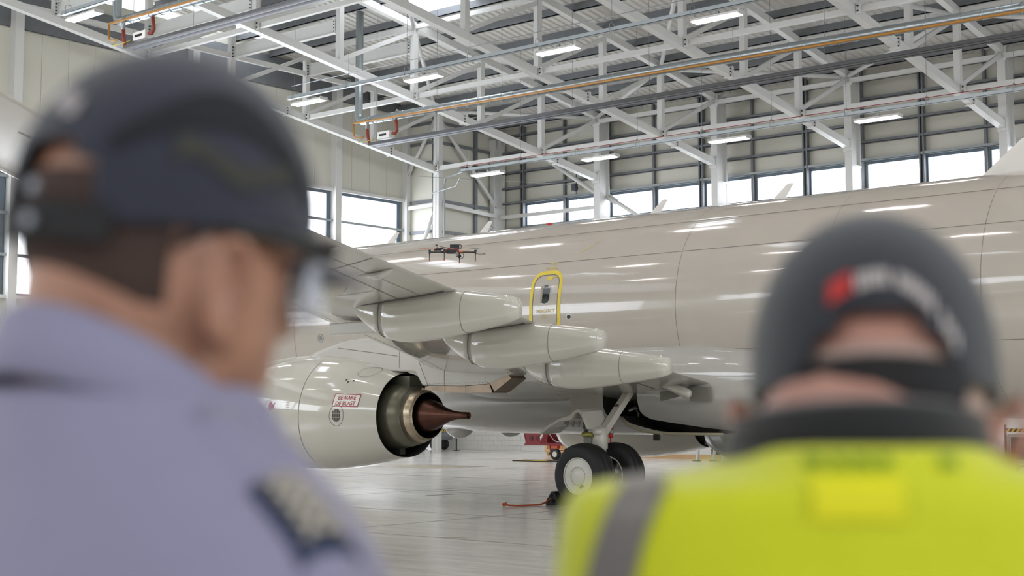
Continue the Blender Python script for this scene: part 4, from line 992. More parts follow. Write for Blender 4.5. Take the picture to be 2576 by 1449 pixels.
kn = [Vector((-16.30+.03*cos(a*.9), 19.21+.025*sin(a*.9), .045+.028*sin(a*1.7))) for a in range(12)]
MB().tube(kn, .016, 8).build('knot', ropem, rope, True)
# ------------------------------------------------------------------ floor marks
tape = mat('grey_floor_tape', '77777a', .6)
for x, y, a in ((-26, 27.18, 5), (-24.34, 27.11, 40), (-19.63, 21.14, 30), (-22.21, 26.72, 60), (-20.5, 22.6, 20)):
    o = MB().box((-.04, -.35, .0015), (.04, .35, .0025)).build('floor_tape', tape, fl); o.location = (x, y, 0); o.rotation_euler = (0, 0, R(-a*.3))
p = MB()
for k in range(6): p.box((-31.3+.42*k, 30.6, .0015), (-31.15+.42*k, 32.6, .003))
p.build('floor_hatching', mat('floor_yellow', 'b9a878', .5), fl)
MB().add([(-31.6, 30.3, .001), (-28.8, 30.6, .001), (-28.6, 33, .001), (-31.2, 33, .001)], [(0, 1, 2, 3)]).build('floor_patch', mat('floor_dark_patch', '8d8a86', .4), fl, fix=False)
MB().add([(-13.05, 14.05, .0015), (-12.9, 14.25, .0015), (-12.7, 14.28, .0015), (-12.72, 14.18, .0015), (-12.95, 14.02, .0015)], [(0, 1, 2, 3, 4)]).build('scuff_mark', mat('scuff_beige', 'c9bfae', .6), fl, fix=False)
# ------------------------------------------------------------------ equipment by the back wall
gu = empty('ground_power_unit', (-42.9, 45.9, 0), 'grey wheeled power unit cart by the far white wall under the engine', 'cart')
gm = mat('cart_grey', '8b9096', .45); gd = mat('cart_dark', '4c5157', .5)
bevel(MB().box((-1.0, -.35, .78), (.75, .45, 1.5)).build('upper_cabinet', gm, gu), .02)
o = MB().prism([(-1.0, -.45, .42), (.5, -.45, .42), (.72, -.45, .62), (.72, -.45, .80), (-1.0, -.45, .80)], (0, .9, 0)).build('lower_panel', gm, gu); bevel(o, .015)
for x in (-.35, -.1, .12, .42): MB().disc((x, -.455, .66), (0, -1, 0), .05, .01, 12).build('socket', black, gu)
MB().box((-.4, -.47, .36), (.5, -.40, .44)).build('bumper', gd, gu)
for x, yy in ((.22, -.3), (.22, .3), (-.8, -.3)):
    MB().loft([[(x + r*cos(2*pi*k/24), yy + a, .24 + r*sin(2*pi*k/24)) for k in range(24)] for a, r in ((-.08,.1),(-.08,.22),(-.05,.24),(.05,.24),(.08,.22),(.08,.1))]).build('wheel', rubber, gu, True)
MB().tube([(.78, -.4, .7), (.84, -.4, .76), (.80, -.4, .8), (.74, -.4, .78)], .012, 6).build('tow_ring', galv, gu)
def hazard(name, x0, x1, y, z0, z1, label, n):
    root = empty(name, (x0, y, 0), label, 'barrier tape')
    MB().box((0, 0, z0), (x1-x0, .01, z1)).build('black_band', black, root)
    wd = (x1-x0)/n
    for k in range(n):
        MB().prism([(k*wd, -.003, z0+.005), (k*wd+wd*.5, -.003, z0+.005), (k*wd+wd*.95, -.003, z1-.005), (k*wd+wd*.45, -.003, z1-.005)], (0, .002, 0)).build('yellow_stripe', mat('hazard_yellow', 'e3c33a', .5), root)
    return root
hz = hazard('barrier_tape', -43.0, -41.2, 45.3, .80, .90, 'yellow and black striped barrier tape by the grey power unit', 16)
for xx in (-.05, 1.85):
    MB().tube([(xx, .02, 0), (xx, .02, .95)], .03, 10).build('post', black, hz)
    MB().tube([(xx, .02, 0), (xx, .02, .02)], .16, 16).build('post_base', black, hz)
# red servicing trailer
rc = empty('hydraulic_trailer', (-30.75, 39.0, 0), 'dark red open servicing trailer on small wheels beyond the main wheels', 'trailer')
rm = mat('trailer_red', '7d2228', .5, noise=.08)
MB().box((-1.0, -.5, .50), (1.7, .5, .58)).build('deck', rm, rc)
MB().prism([(-.95, -.5, .58), (-1.12, -.5, 1.25), (-1.08, -.5, 1.25), (-.90, -.5, .58)], (0, 1, 0)).build('end_panel', rm, rc)
MB().prism([(1.35, -.5, .58), (1.1, -.5, 1.25), (1.14, -.5, 1.25), (1.40, -.5, .58)], (0, 1, 0)).build('end_panel', rm, rc)
MB().box((-1.0, .44, .58), (1.3, .5, 1.25)).build('back_panel', rm, rc)
MB().prism([(-.92, -.5, .58), (-1.08, -.5, 1.2), (-.12, -.5, 1.2), (-.12, -.5, .58)], (0, .04, 0)).build('side_panel', rm, rc)
for xx in (-.7, -.38): MB().disc((xx, -.505, .75), (0, -1, 0), .09, .01, 16).build('fan_grille', mat('grille_red', '551a1e', .6), rc)
MB().disc((-.8, -.505, 1.02), (0, -1, 0), .05, .015, 14).build('gauge', wheelw, rc)
MB().box((-.06, -.5, .58), (.0, -.44, 1.25)).build('upright', rm, rc)
MB().tube([(-.2, -.52, .62), (-.22, -.52, .78), (-.17, -.52, .9)], [.05, .06, .04], 10).build('white_bag', mat('bag_white', 'd6cfc0', .7), rc, True)
MB().tube([(-.5, -.52, 1.0), (-.1, -.53, .98), (.1, -.5, .9), (.2, -.4, .7), (.35, -.4, .62), (.9, -.4, .66)], .02, 8).build('hose', galv, rc, True)
bevel(MB().box((1.0, -.42, .62), (1.2, -.25, .82)).build('pump', mat('pump_silver', 'b8b2ab', .4, .5), rc), .02)
for xx, yy in ((.32, -.42), (.22, .42), (1.4, .42)):
    w_ = MB().loft([[(xx + r*cos(2*pi*k/28), yy + a, .205 + r*sin(2*pi*k/28)) for k in range(28)] for a, r in ((-.06,.09),(-.065,.17),(-.04,.2),(.04,.2),(.065,.17),(.06,.09))]).build('wheel', rubber, rc, True)
    MB().disc((xx, yy-.06, .205), (0, -1, 0), .098, .006, 20).build('wheel_hub', wheelw, w_)
MB().prism([(-.05, -.3, .5), (.1, -.3, .5), (.05, -.3, .2), (-.02, -.3, .2)], (0, .06, 0)).build('axle_bracket', rm, rc)
MB().tube([(.3, -.3, .33), (1.7, -.3, .33)], .015, 8).build('tow_bar', rm, rc)
dt = empty('drip_tray', (-31.6, 37.3, 0), 'thin black and yellow edged mat lying flat before the red trailer', 'mat')
MB().box((.55, -.3, 0), (2.4, .5, .035)).build('tray', black, dt); MB().box((.65, -.305, .035), (2.0, -.2, .05)).build('yellow_edge', mat('hazard_yellow', 'e3c33a', .5), dt)
wood = mat('pale_crate_wood', 'c9a77c', .7, noise=.15, nscale=6, stretch=(1, 1, 8)); wood2 = mat('crate_board', 'b98a5c', .7, noise=.12)
cr = empty('wooden_crate', (-33.8, 43.2, 0), 'pale wooden crate on skids behind the red trailer', 'crate')
MB().box((-.45, -.4, .18), (.9, .5, 1.1)).build('board_panel', wood2, cr)
for xx in (-.47, .8): MB().box((xx, -.44, .14), (xx+.12, -.40, 1.14)).build('batten', wood, cr)
for zz in (.12, 1.04): MB().box((-.47, -.445, zz), (.92, -.40, zz+.12)).build('batten', wood, cr)
for xx in (-.4, .2, .75): MB().box((xx, -.4, 0), (xx+.12, .5, .12)).build('skid', wood2, cr)
o = empty('storage_cabinet', (-32.0, 43.6, 0), 'pale blue-grey cabinet beside the wooden crate', 'cabinet')
cm = mat('cabinet_blue_grey', 'a3b4b6', .5); bevel(MB().box((-.3, -.3, .05), (1.2, .4, 1.2)).build('body', cm, o), .015)
MB().box((.05, -.32, .1), (.08, -.30, 1.1)).build('door_edge', gd, o); 
for xx in (-.2, 1.0): MB().box((xx, -.25, 0), (xx+.1, .3, .05)).build('foot', gd, o)
tl = empty('timber_beam', (-27.4, 42.6, 0), 'long pale timber beam on the floor by the back wall, beyond the second engine', 'timber')
MB().box((-4.0, -.1, 0), (2.6, .1, .16)).build('plank', wood, tl)
MB().box((.6, .15, 0), (2.6, .5, .5)).build('dark_case', mat('case_brown', '3f2c24', .7), tl)
pf = empty('access_platform', (-25.6, 40.9, 0), 'white legs of an access platform standing beyond the second engine', 'platform')
for xx, yy in ((-.6, 0), (-.2, .4), (.7, -.5), (.95, .1)):
    MB().beam((xx, yy, .0), (xx+.08, yy+.05, 1.0), .07, .1).build('leg', white_steel, pf); MB().box((xx-.12, yy-.1, 0), (xx+.1, yy+.1, .03)).build('foot_plate', gd, pf)
MB().box((-.7, -.6, 1.0), (1.2, .6, 1.06)).build('deck', galv, pf)
tr = empty('equipment_trolley', (-14.9, 39.9, 0), 'grey panelled trolley with a pale frame at the far right edge', 'trolley')
fm = mat('trolley_frame', 'c9c5ba', .4); pmn = mat('trolley_panel', '6d746f', .5)
MB().box((-.35, -.05, .22), (2.2, .9, .32)).build('base_rail', fm, tr); MB().box((-.25, .0, .32), (2.1, .8, .95)).build('side_panel', pmn, tr)
MB().box((-.33, -.06, .95), (2.2, .9, 1.03)).build('top_rail', fm, tr)
for xx in (-.35, .9, 2.12): MB().box((xx, -.07, .2), (xx+.08, .0, 1.0)).build('upright', fm, tr)
for xx in (-.1, 1.9): MB().loft([[(xx + r*cos(2*pi*k/20), a, .1 + r*sin(2*pi*k/20)) for k in range(20)] for a, r in ((-.04,.04),(-.04,.1),(.04,.1),(.04,.04))]).build('castor', rubber, tr, True)
MB().box((-.2, -.02, .12), (2.0, .02, .16)).build('lower_bar', black, tr)
h2 = hazard('barrier_tape', -15.2, -12.4, 39.7, 1.10, 1.19, 'yellow and black striped barrier tape above the trolley at the right edge', 20)
MB().tube([(-.03, .03, 0), (-.03, .03, 1.3)], .03, 10).build('post', black, h2); MB().tube([(-.03, .03, 0), (-.03, .03, .02)], .16, 16).build('post_base', black, h2)
MB().tube([(2.83, .03, 0), (2.83, .03, 1.3)], .03, 10).build('post', black, h2); MB().tube([(2.83, .03, 0), (2.83, .03, .02)], .16, 16).build('post_base', black, h2)
MB().box((.15, -.47, .40), (.42, -.30, .50)).build('canister', mat('canister_orange', 'cf5a32', .5), rc)
# winch box on the back wall
wb = empty('wall_winch', (-36.4, 47.5, 0), 'small dark cable winch hanging above the first back-wall window', 'winch')
MB().box((-.09, -.12, 11.0), (.09, .1, 11.3)).build('housing', gd, wb); MB().beam((.05, .05, 10.85), (.05, .05, 11.9), .04, .04).build('bracket', dgalv, wb)
MB().tube([(.1+.14*sin(a*.35), -.1, 11.2-.2*(1-cos(a*.35))*.6) for a in range(10)], .02, 6).build('cable_loop', black, wb)
tag(MB().tube([(-36.4, 47.4, 11.25), (-38.5, 44, 11.25), (-39.3, 41, 11.1)], .008, 5).build('guy_wire', galv), 'thin wire running left from the wall winch to the tray end', 'wire')
#PEOPLE
# ------------------------------------------------------------------ people
VH = Vector((-sin(R(YAW)), cos(R(YAW)), 0)); RH = Vector((cos(R(YAW)), sin(R(YAW)), 0))
def sring(cx, cy, z, w, f, b, n=40, e=2.2, M=None):
    out = []
    for k in range(n):
        a = 2*pi*k/n; c, s = cos(a), sin(a); x = w*abs(c)**(2/e)*(1 if c > 0 else -1); y = (f if s > 0 else b)*abs(s)**(2/e)*(1 if s > 0 else -1)
        out.append(Vector((cx+x, cy+y, z)))
    return out
HEAD = [(.118,.02,.01,-.02),(.110,.045,.038,.055),(.092,.062,.066,.080),(.062,.073,.084,.094),(.03,.077,.092,.099),(0,.077,.091,.099),(-.025,.0745,.090,.094),(-.045,.071,.090,.083),(-.065,.067,.090,.068),(-.085,.061,.088,.045),(-.102,.050,.086,.02),(-.116,.034,.080,.0),(-.124,.015,.068,-.03)]
def head_at(z):
    T = HEAD
    if z >= T[0][0]: return T[0][1:]
    for i in range(len(T)-1):
        if T[i+1][0] <= z <= T[i][0]:
            t = (z-T[i][0])/(T[i+1][0]-T[i][0]); return tuple(T[i][j]+(T[i+1][j]-T[i][j])*t for j in (1,2,3))
    return T[-1][1:]
def head_mb(mb, M, ears=1.0):
    rg = [[M @ p for p in sring(0, 0, z, w, f, b, 40, 2.15)] for z, w, f, b in HEAD]
    mb.loft(rg)
    # nose, brow, lips, chin
    mb.loft([[M @ Vector((w*cos(2*pi*k/12), y+d*sin(2*pi*k/12), z)) for k in range(12)] for z, w, d, y in ((.012,.006,.006,.086),(.0,.008,.012,.088),(-.02,.010,.018,.092),(-.036,.015,.022,.094),(-.044,.013,.014,.092))])
    mb.tube([M @ Vector((x, .084-.25*abs(x)*abs(x)*8, .022)) for x in (-.045,-.02,0,.02,.045)], .011, 8)
    mb.tube([M @ Vector((x, .090-abs(x)*.25, -.068)) for x in (-.022,0,.022)], [.005,.007,.005], 8)
    mb.tube([M @ Vector((x, .089-abs(x)*.25, -.079)) for x in (-.02,0,.02)], [.005,.008,.005], 8)
    for s in (-1, 1):
        def E(u, v, o): return M @ Vector((s*(.076+o*1.5), .010 - .016*u*1.0 - o*.45, -.034 + v))
        rim = [E(-.9, -.006, .004), E(-.8, .018, .010), E(-.1, .034, .014), E(.8, .030, .017), E(1.25, .010, .018), E(1.1, -.012, .014), E(.5, -.028, .010), E(-.3, -.036, .006), E(-.6, -.030, .002)]
        mb.tube([p for p in rim], [.005,.0055,.0055,.006,.006,.006,.007,.008,.005], 8)
        mb.loft([[E(.15+cos(2*pi*k/14)*.9*q, sin(2*pi*k/14)*.028*q, o) for k in range(14)] for q, o in ((1.0, -.004), (1.0, .008), (.6, .004))])
def hand_mb(mb, M, s):
    mb.loft([[M @ p for p in sring(0, 0, z, w, d, d, 16, 2.6)] for z, w, d in ((.02,.026,.018),(0,.03,.018),(-.03,.04,.017),(-.07,.043,.015),(-.09,.040,.012))])
    for k, (x, l) in enumerate(((-.030, .070), (-.010, .080), (.011, .074), (.031, .058))):
        p = Vector((x*s, 0, -.075)); pts = [p, p + Vector((0, .002, -.02)), p + Vector((0, .012, -.02-l*.42)), p + Vector((0, .034, -.02-l*.72)), p + Vector((0, .055, -.02-l*.85))]
        mb.tube([M @ q for q in pts], [.009,.009,.0085,.008,.0065], 8)
    p = Vector((-.034*s, .006, -.02)); mb.tube([M @ q for q in (p, p+Vector((-.018*s, .014, -.03)), p+Vector((-.024*s, .026, -.055)), p+Vector((-.018*s, .036, -.078)))], [.013,.011,.0095,.008], 8)
def remesh(o, v):
    md = o.modifiers.new('fuse', 'REMESH'); md.mode = 'VOXEL'; md.voxel_size = v; md.use_smooth_shade = True
    sm = o.modifiers.new('soften', 'SMOOTH'); sm.factor = .5; sm.iterations = 4; return o
def interp(T, z):
    if z >= T[0][0]: return T[0][1:]
    for i in range(len(T)-1):
        if T[i+1][0] <= z <= T[i][0]:
            t = (z-T[i][0])/(T[i+1][0]-T[i][0]); return tuple(a+(b-a)*t for a, b in zip(T[i][1:], T[i+1][1:]))
    return T[-1][1:]
LOW = [(-.20,.19,.112,0),(-.30,.180,.112,0),(-.42,.168,.105,0),(-.52,.175,.112,0),(-.64,.178,.115,0)]
def skinmat(name, col, dark):
    m = mat(name, col, .48); nt = m.node_tree; b = nt.nodes['Principled BSDF']; N = nt.nodes.new; L = nt.links.new
    b.inputs['Subsurface Weight'].default_value = .12; b.inputs['Subsurface Radius'].default_value = (.02, .008, .004)
    tc = N('ShaderNodeTexCoord'); n = N('ShaderNodeTexNoise'); n.inputs['Scale'].default_value = 14; n.inputs['Detail'].default_value = 4; L(tc.outputs['Object'], n.inputs['Vector'])
    mx = N('ShaderNodeMix'); mx.data_type = 'RGBA'; mx.inputs[6].default_value = lin(dark); mx.inputs[7].default_value = lin(col)
    cr = N('ShaderNodeMapRange'); cr.inputs[1].default_value = .3; cr.inputs[2].default_value = .6; L(n.outputs['Fac'], cr.inputs[0]); L(cr.outputs[0], mx.inputs[0]); L(mx.outputs[2], b.inputs['Base Color']); return m
def person(depth, lat, yaw, z0, SH, hoff, hyaw, hpitch, label, skin, hs=1.0):
    P = VH*depth + RH*lat      # where the man stands, from the photographer's feet
    root = empty('person', (P.x, P.y, 0), label, 'person', rot=(0, 0, R(YAW - yaw)))
    T = SH + LOW
    HM = Matrix.Translation(Vector((hoff[0], hoff[1], z0 + hoff[2]))) @ Matrix.Rotation(R(-hyaw), 4, 'Z') @ Matrix.Rotation(R(-hpitch), 4, 'X') @ Matrix.Scale(hs, 4)
    mb = MB()
    head_mb(mb, HM)
    mb.tube([HM @ Vector((0, -.035, -.02)), HM @ Vector((0, -.03, -.08)), Vector((0, .0, z0+.02)), Vector((0, 0, z0-.08))], [.056, .058, .064, .08], 24)
    tr = [sring(0, y, z0+z, w-.012, d-.012, d-.012, 40, 2.4) for z, w, d, y in T[2:]]; mb.loft(tr)
    hz = z0 - .64
    arms = {}
    for s in (-1, 1):
        sh = Vector((s*(SH[-1][1]-.045), 0, z0-.15)); el = Vector((s*(SH[-1][1]+.015), -.03, z0-.37)); wr = Vector((s*.17, .20, z0-.50))
        arms[s] = (sh, el, wr)
        mb.tube([sh, sh.lerp(el, .4), el, el.lerp(wr, .35), wr], [.05,.046,.038,.037,.026], 16)
        d = (wr-el).normalized(); zax = -d; xax = Vector((1,0,0)); yax = zax.cross(xax).normalized(); xax = yax.cross(zax).normalized()
        HMx = Matrix(((xax.x, yax.x, zax.x, wr.x), (xax.y, yax.y, zax.y, wr.y), (xax.z, yax.z, zax.z, wr.z), (0,0,0,1)))
        hand_mb(mb, HMx, -s)
        mb.tube([(s*.09, 0, hz+.06), (s*.095, .015, hz-.2), (s*.095, .02, hz*.52), (s*.10, 0, hz*.38), (s*.10, -.02, .08)], [.085,.078,.055,.052,.036], 16)
        mb.tube([(s*.10, -.05, .05), (s*.105, .05, .045), (s*.11, .15, .03)], [.035,.036,.028], 12)
    body = mb.build('body', skin, root); remesh(body, .0055)
    for s in (-1, 1):
        e = MB(); c = HM @ Vector((s*.031, .076, .0)); e.loft([[c + Vector((.012*cos(2*pi*k/12)*cos(q), .012*sin(2*pi*k/12)*cos(q), .012*sin(q))) for k in range(12)] for q in (-1.4,-.9,-.4,0,.4,.9,1.4)]).build('eye', mat('eye_white', 'e8e4de', .15), root, True)
    # trousers and shoes
    tm = mat('dark_trousers', '23262f', .8)
    t = MB(); t.loft([sring(0, 0, z, w+.012, .12, .122, 36, 2.4) for z, w in ((z0-.50,.172),(z0-.58,.18),(z0-.68,.185),(z0-.76,.17))])
    for s in (-1, 1): t.tube([(s*.09, 0, hz+.06), (s*.095, .01, hz-.2), (s*.097, .015, hz*.5), (s*.10, -.005, .3), (s*.10, -.015, .07)], [.1,.095,.075,.068,.066], 18)
    remesh(t.build('trousers', tm, root), .012)
    for s in (-1, 1):
        b = MB(); b.loft([[Vector((s*.105 + w*cos(2*pi*k/16), y, .0 + h*(.5+.5*sin(2*pi*k/16)))) for k in range(16)] for y, w, h in ((-.09,.02,.05),(-.08,.038,.09),(-.02,.042,.12),(.04,.046,.10),(.12,.05,.07),(.18,.04,.05),(.20,.015,.03))]); b.build('shoe', mat('black_shoe', '141414', .4), root, True)
    return root, HM, T, arms
def torso_y(T, z0, x, z, grow, e=2.4):      # back surface
    w, d, y0 = interp(T, z - z0)[:3]; w += grow; d += grow; q = min(.9999, abs(x)/w); return y0 - d*(1-q**e)**(1/e)
def torso_top(T, z0, x, grow):
    lo, hi = z0-.3, z0+.05
    for _ in range(30):
        m = (lo+hi)/2
        if interp(T, m-z0)[0]+grow > abs(x): lo = m
        else: hi = m
    return lo
def garment(root, T, z0, arms, grow, name, m, zlo, sleeves=None, ztop=.03, v=.008):
    g = MB(); zs = [z for z in [ztop - .005*i for i in range(14)] if z > -.04] + [-.05,-.075,-.1,-.13,-.2,-.3,-.42,-.52,-.64]; rg = []
    for z in zs:
        if z > ztop or z < zlo: continue
        w, d, y0 = interp(T, z)[:3]; rg.append(sring(0, y0, z0+z, w+grow, d+grow, d+grow, 48, 2.4))
    g.loft(rg)
    if sleeves:
        for s in (-1, 1):
            sh, el, wr = arms[s]
            pts = [sh + Vector((-s*.05,0,.015)), sh + Vector((s*.0,0,.0)), sh.lerp(el, .5), el] + ([wr] if sleeves == 'long' else []); rr_ = [.050, .054+grow, .050+grow, .046+grow] + ([.035+grow] if sleeves == 'long' else [])
            g.tube(pts, rr_, 24)
    o = g.build(name, m, root); remesh(o, v); return o
TOP = .140; ZRB = -.014
def cap_mesh(HM, opening=True, aoff=0.0, oh=.050, ow=.56, grow=.010, zr_f=.028, zr_b=-.030):
    # ring levels from rim to crown in head space
    n, L = 64, 16; vs = []; fs = []
    top = TOP
    def rim(a): s = sin(a); return zr_f + (zr_b-zr_f)*(.5-.5*s)     # front at +y
    for j in range(L+1):
        t = j/L
        for k in range(n):
            a = 2*pi*k/n; z = rim(a)*(1-t) + top*t; z = rim(a) + (top-rim(a))*sin(t*pi/2)
            zz = z*.118/top if z > 0 else z
            w, f, b = head_at(min(.112, zz*(1-.0)))
            q = 1 if t < .999 else 0.02
            cc, ss = cos(a), sin(a)
            k2 = sqrt(max(0, 1-(max(0, z-.03)/(top-.03))**1.9)) if z > .03 else 1
            w0, f0, b0 = head_at(min(.03, zz))
            W, F_, B_ = (w0+grow)*k2, (f0+grow)*k2, (b0+grow)*k2
            e = 2.1
            x = W*abs(cc)**(2/e)*(1 if cc > 0 else -1); y = (F_ if ss > 0 else B_)*abs(ss)**(2/e)*(1 if ss > 0 else -1)
            vs.append(HM @ Vector((x, y, z)))
    for j in range(L):
        for k in range(n):
            a = 2*pi*(k+.5)/n; ang = abs((a - aoff - 1.5*pi + pi) % (2*pi) - pi)      # from the back
            zc = rim(a) + (top-rim(a))*sin((j+.5)/L*pi/2)
            if opening and (ang/ow)**2 + ((zc - rim(1.5*pi))/oh)**2 < 1: continue
            fs.append((j*n+k, j*n+(k+1) % n, (j+1)*n+(k+1) % n, (j+1)*n+k))
    return vs, fs
def cap_pt(HM, a, z, off=.0, grow=.010):          # a: azimuth from back, + to head's left
    an = 1.5*pi + a; top = TOP; zz = z*.118/top if z > 0 else z
    k2 = sqrt(max(0, 1-(max(0, z-.03)/(top-.03))**1.9)) if z > .03 else 1
    w0, f0, b0 = head_at(min(.03, zz)); cc, ss = cos(an), sin(an); e = 2.1
    W, B_ = (w0+grow)*k2+off, (b0+grow)*k2+off; F_ = (f0+grow)*k2+off
    return HM @ Vector((W*abs(cc)**(2/e)*(1 if cc > 0 else -1), (F_ if ss > 0 else B_)*abs(ss)**(2/e)*(1 if ss > 0 else -1), z))
def make_cap(root, HM, m, brim=True, strap=True, aoff=0.0, oh=.05, ow=.56):
    vs, fs = cap_mesh(HM, True, aoff, oh, ow, zr_b=ZRB); me = bpy.data.meshes.new('cap'); me.from_pydata(vs, [], fs); me.update(); me.materials.append(m)
    o = link('cap', me, None, root, True); sd = o.modifiers.new('cloth', 'SOLIDIFY'); sd.thickness = .0025; sd.offset = 1; ss = o.modifiers.new('smooth', 'SUBSURF'); ss.levels = 1; ss.render_levels = 1
    # brim
    rg = []
    for i in range(13):
        a = -1.0 + 2.0*i/12; an = pi/2 + a
        p0 = cap_pt(None or Matrix.Identity(4), pi + a, .022, -.002); ln = .052*cos(a*.95)**.6 if abs(a) < 1.0 else .0
        d = Vector((sin(-a)*.25, 1, -.13)).normalized(); r_ = []
        for t in (0, .33, .66, 1): q = p0 + d*ln*t; q.z -= .55*(p0.x**2)/.08*0.6; r_.append(HM @ q)
        r2 = [p + (HM.to_3x3() @ Vector((0,0,-.0035))) for p in reversed(r_)]; rg.append(r_ + r2)
    MB().loft(rg).build('brim', m, o, True)
    MB().loft([[HM @ Vector((.008*cos(2*pi*k/12)*q, .008*sin(2*pi*k/12)*q, .140+h)) for k in range(12)] for q, h in ((1, -.002), (1, .002), (.5, .005))]).build('button', m, o, True)
    if strap:
        rg = []
        for i in range(15):
            a = aoff - ow - .06 + (2*ow+.12)*i/14; zb = zr(a); rg.append([cap_pt(HM, a, z, of) for z, of in ((zb-.006, .0), (zb-.006, .004), (zb+.018, .004), (zb+.018, .0))])
        st_o = MB().loft(rg).build('strap', mat('black_strap', '17171a', .75), o)
    return o
def zr(a): return ZRB
# --- left man: lilac shirt, dark blue cap, safety glasses
skL = skinmat('skin_tan', 'ad806a', '8f6350'); skR = skinmat('skin_pink', 'bf9080', 'a87464')
SHL = [(.06,.060,.062,.012),(.03,.064,.066,.006),(.008,.070,.072,.0),(-.012,.086,.076,0),(-.032,.112,.08,0),(-.052,.142,.084,0),(-.070,.168,.088,0),(-.088,.186,.092,0),(-.11,.196,.098,0),(-.15,.198,.104,0)]
Z0L = 1.675
manL, HL, TL, armL = person(.93, -.252, 40, Z0L, SHL, (-.002, .03, .103), 8, 10, 'man with lilac-blue shirt, dark navy cap and clear safety glasses, seen from behind at left', skL, .965)
shirt = mat('lilac_shirt', '85829d', .75, noise=.03, nscale=3, bump=.9, bscale=9, sheen=.2)
sho = garment(manL, TL, Z0L, armL, .014, 'shirt', shirt, -.6, 'short', .012)
# collar: standing band and turned-down leaf
def collar(root, z0, m, h=.03, r=(.072, .076), spread=.02, name='collar', tilt=.0, back=.012):
    rg = []
    for i in range(41):
        a = R(120) + R(300)*i/40 ; a = R(90+25) + R(310)*i/40; c, s = cos(a), sin(a)
        def P(rr, z): return Vector((rr*c*1.02, rr*s*1.05 + .0, z0 + z - back*s))
        rg.append([P(r[0], .0), P(r[0]-.004, h), P(r[0]+.002, h+.005), P(r[1]+.004, h), P(r[1]+spread, -.006), P(r[1]+spread-.003, -.010), P(r[1]+.002, .0)])
    o = MB().loft(rg).build(name, m, root, True); return o
collar(manL, Z0L-.012, shirt, .030, (.068, .073), .016, back=.040)
navy = mat('navy_cap_cloth', '1d2032', .8, noise=.25, nscale=9, bump=.3, bscale=400, sheen=.3)
capL = make_cap(manL, HL, navy, aoff=.28, oh=.062, ow=.5)
for q in (-.01, .012): MB().disc(cap_pt(HL, .28, q, .006), HL.to_3x3() @ Vector((.28, -1, 0)), .0045, .003, 10).build('buckle', mat('buckle_metal', '83868e', .4, .5), capL)
pan = mat('dark_cap_print', '15161c', .85); olv = mat('olive_cap_print', '35342f', .85)
def cap_patch(HM, a0, a1, zlo, zhi, name, m, parent, off=.0045, na=14, nz=5, fn=None):
    vs = []; fs = []
    for i in range(na+1):
        a = a0 + (a1-a0)*i/na; l, h = (fn(i/na) if fn else (zlo, zhi))
        for j in range(nz+1): vs.append(cap_pt(HM, a, l + (h-l)*j/nz, off))
    for i in range(na):
        for j in range(nz): fs.append((i*(nz+1)+j, (i+1)*(nz+1)+j, (i+1)*(nz+1)+j+1, i*(nz+1)+j+1))
    return MB().add(vs, fs).build(name, m, parent, True)
cap_patch(HL, .75, 2.25, 0, 0, 'print_panel', pan, capL, fn=lambda t: (.038+.034*sin(pi*t), .052+.05*sin(pi*t)))
cap_patch(HL, 1.15, 1.95, .048, .060, 'print_band', olv, capL, fn=lambda t: (.040+.006*sin(9*t), .056+.006*sin(7*t+1)))
cap_patch(HL, .30, .42, .062, .078, 'badge', mat('badge_grey', '9c9698', .6), capL, na=4)
cap_patch(HL, .12, .30, .068, .085, 'badge', mat('badge_grey', '9c9698', .6), capL, na=4)
# short dark hair below the cap
def hair(root, HM, m, z0, z1, a0, a1, name='hair', grow=.0035):
    vs = []; fs = []; na, nz = 40, 8
    for i in range(na+1):
        a = a0 + (a1-a0)*i/na; an = 1.5*pi + a
        for j in range(nz+1):
            z = z0 + (z1-z0)*j/nz; w, f, b = head_at(z); g = grow*(j/nz)**.4; c, s = cos(an), sin(an); e = 2.15
            vs.append(HM @ Vector(((w+g)*abs(c)**(2/e)*(1 if c > 0 else -1), ((f if s > 0 else b)+g)*abs(s)**(2/e)*(1 if s > 0 else -1), z)))
    for i in range(na):
        for j in range(nz): fs.append((i*(nz+1)+j, (i+1)*(nz+1)+j, (i+1)*(nz+1)+j+1, i*(nz+1)+j+1))
    return MB().add(vs, fs).build(name, m, root, True)
hair(manL, HL, mat('short_brown_hair', '3f2e28', .85, noise=.3, nscale=60), -.050, .03, -1.25, 1.25)
# glasses
gp_ = MB()
gl = empty('safety_glasses', (0, 0, 0), parent=manL)
for s in (-1, 1):
    MB().tube([HL @ Vector(p) for p in ((s*.081, -.035, -.012), (s*.084, -.01, .008), (s*.085, .04, .012), (s*.082, .082, .012))], [.003, .004, .006, .009], 8).build('temple', black, gl, True)
lensm = mat('clear_lens', 'dfe4f2', .12, alpha=.45)
vs = []; fs = []
for i in range(25):
    a = -1.15 + 2.3*i/24
    for j in range(5): vs.append(HL @ Vector((.083*sin(a)*1.0, .035 + .083*cos(a), .022 - .052*j/4)))
for i in range(24):
    for j in range(4): fs.append((i*5+j, (i+1)*5+j, (i+1)*5+j+1, i*5+j+1))
lo = MB().add(vs, fs).build('lens', lensm, gl, True); lo.modifiers.new('t', 'SOLIDIFY').thickness = .002
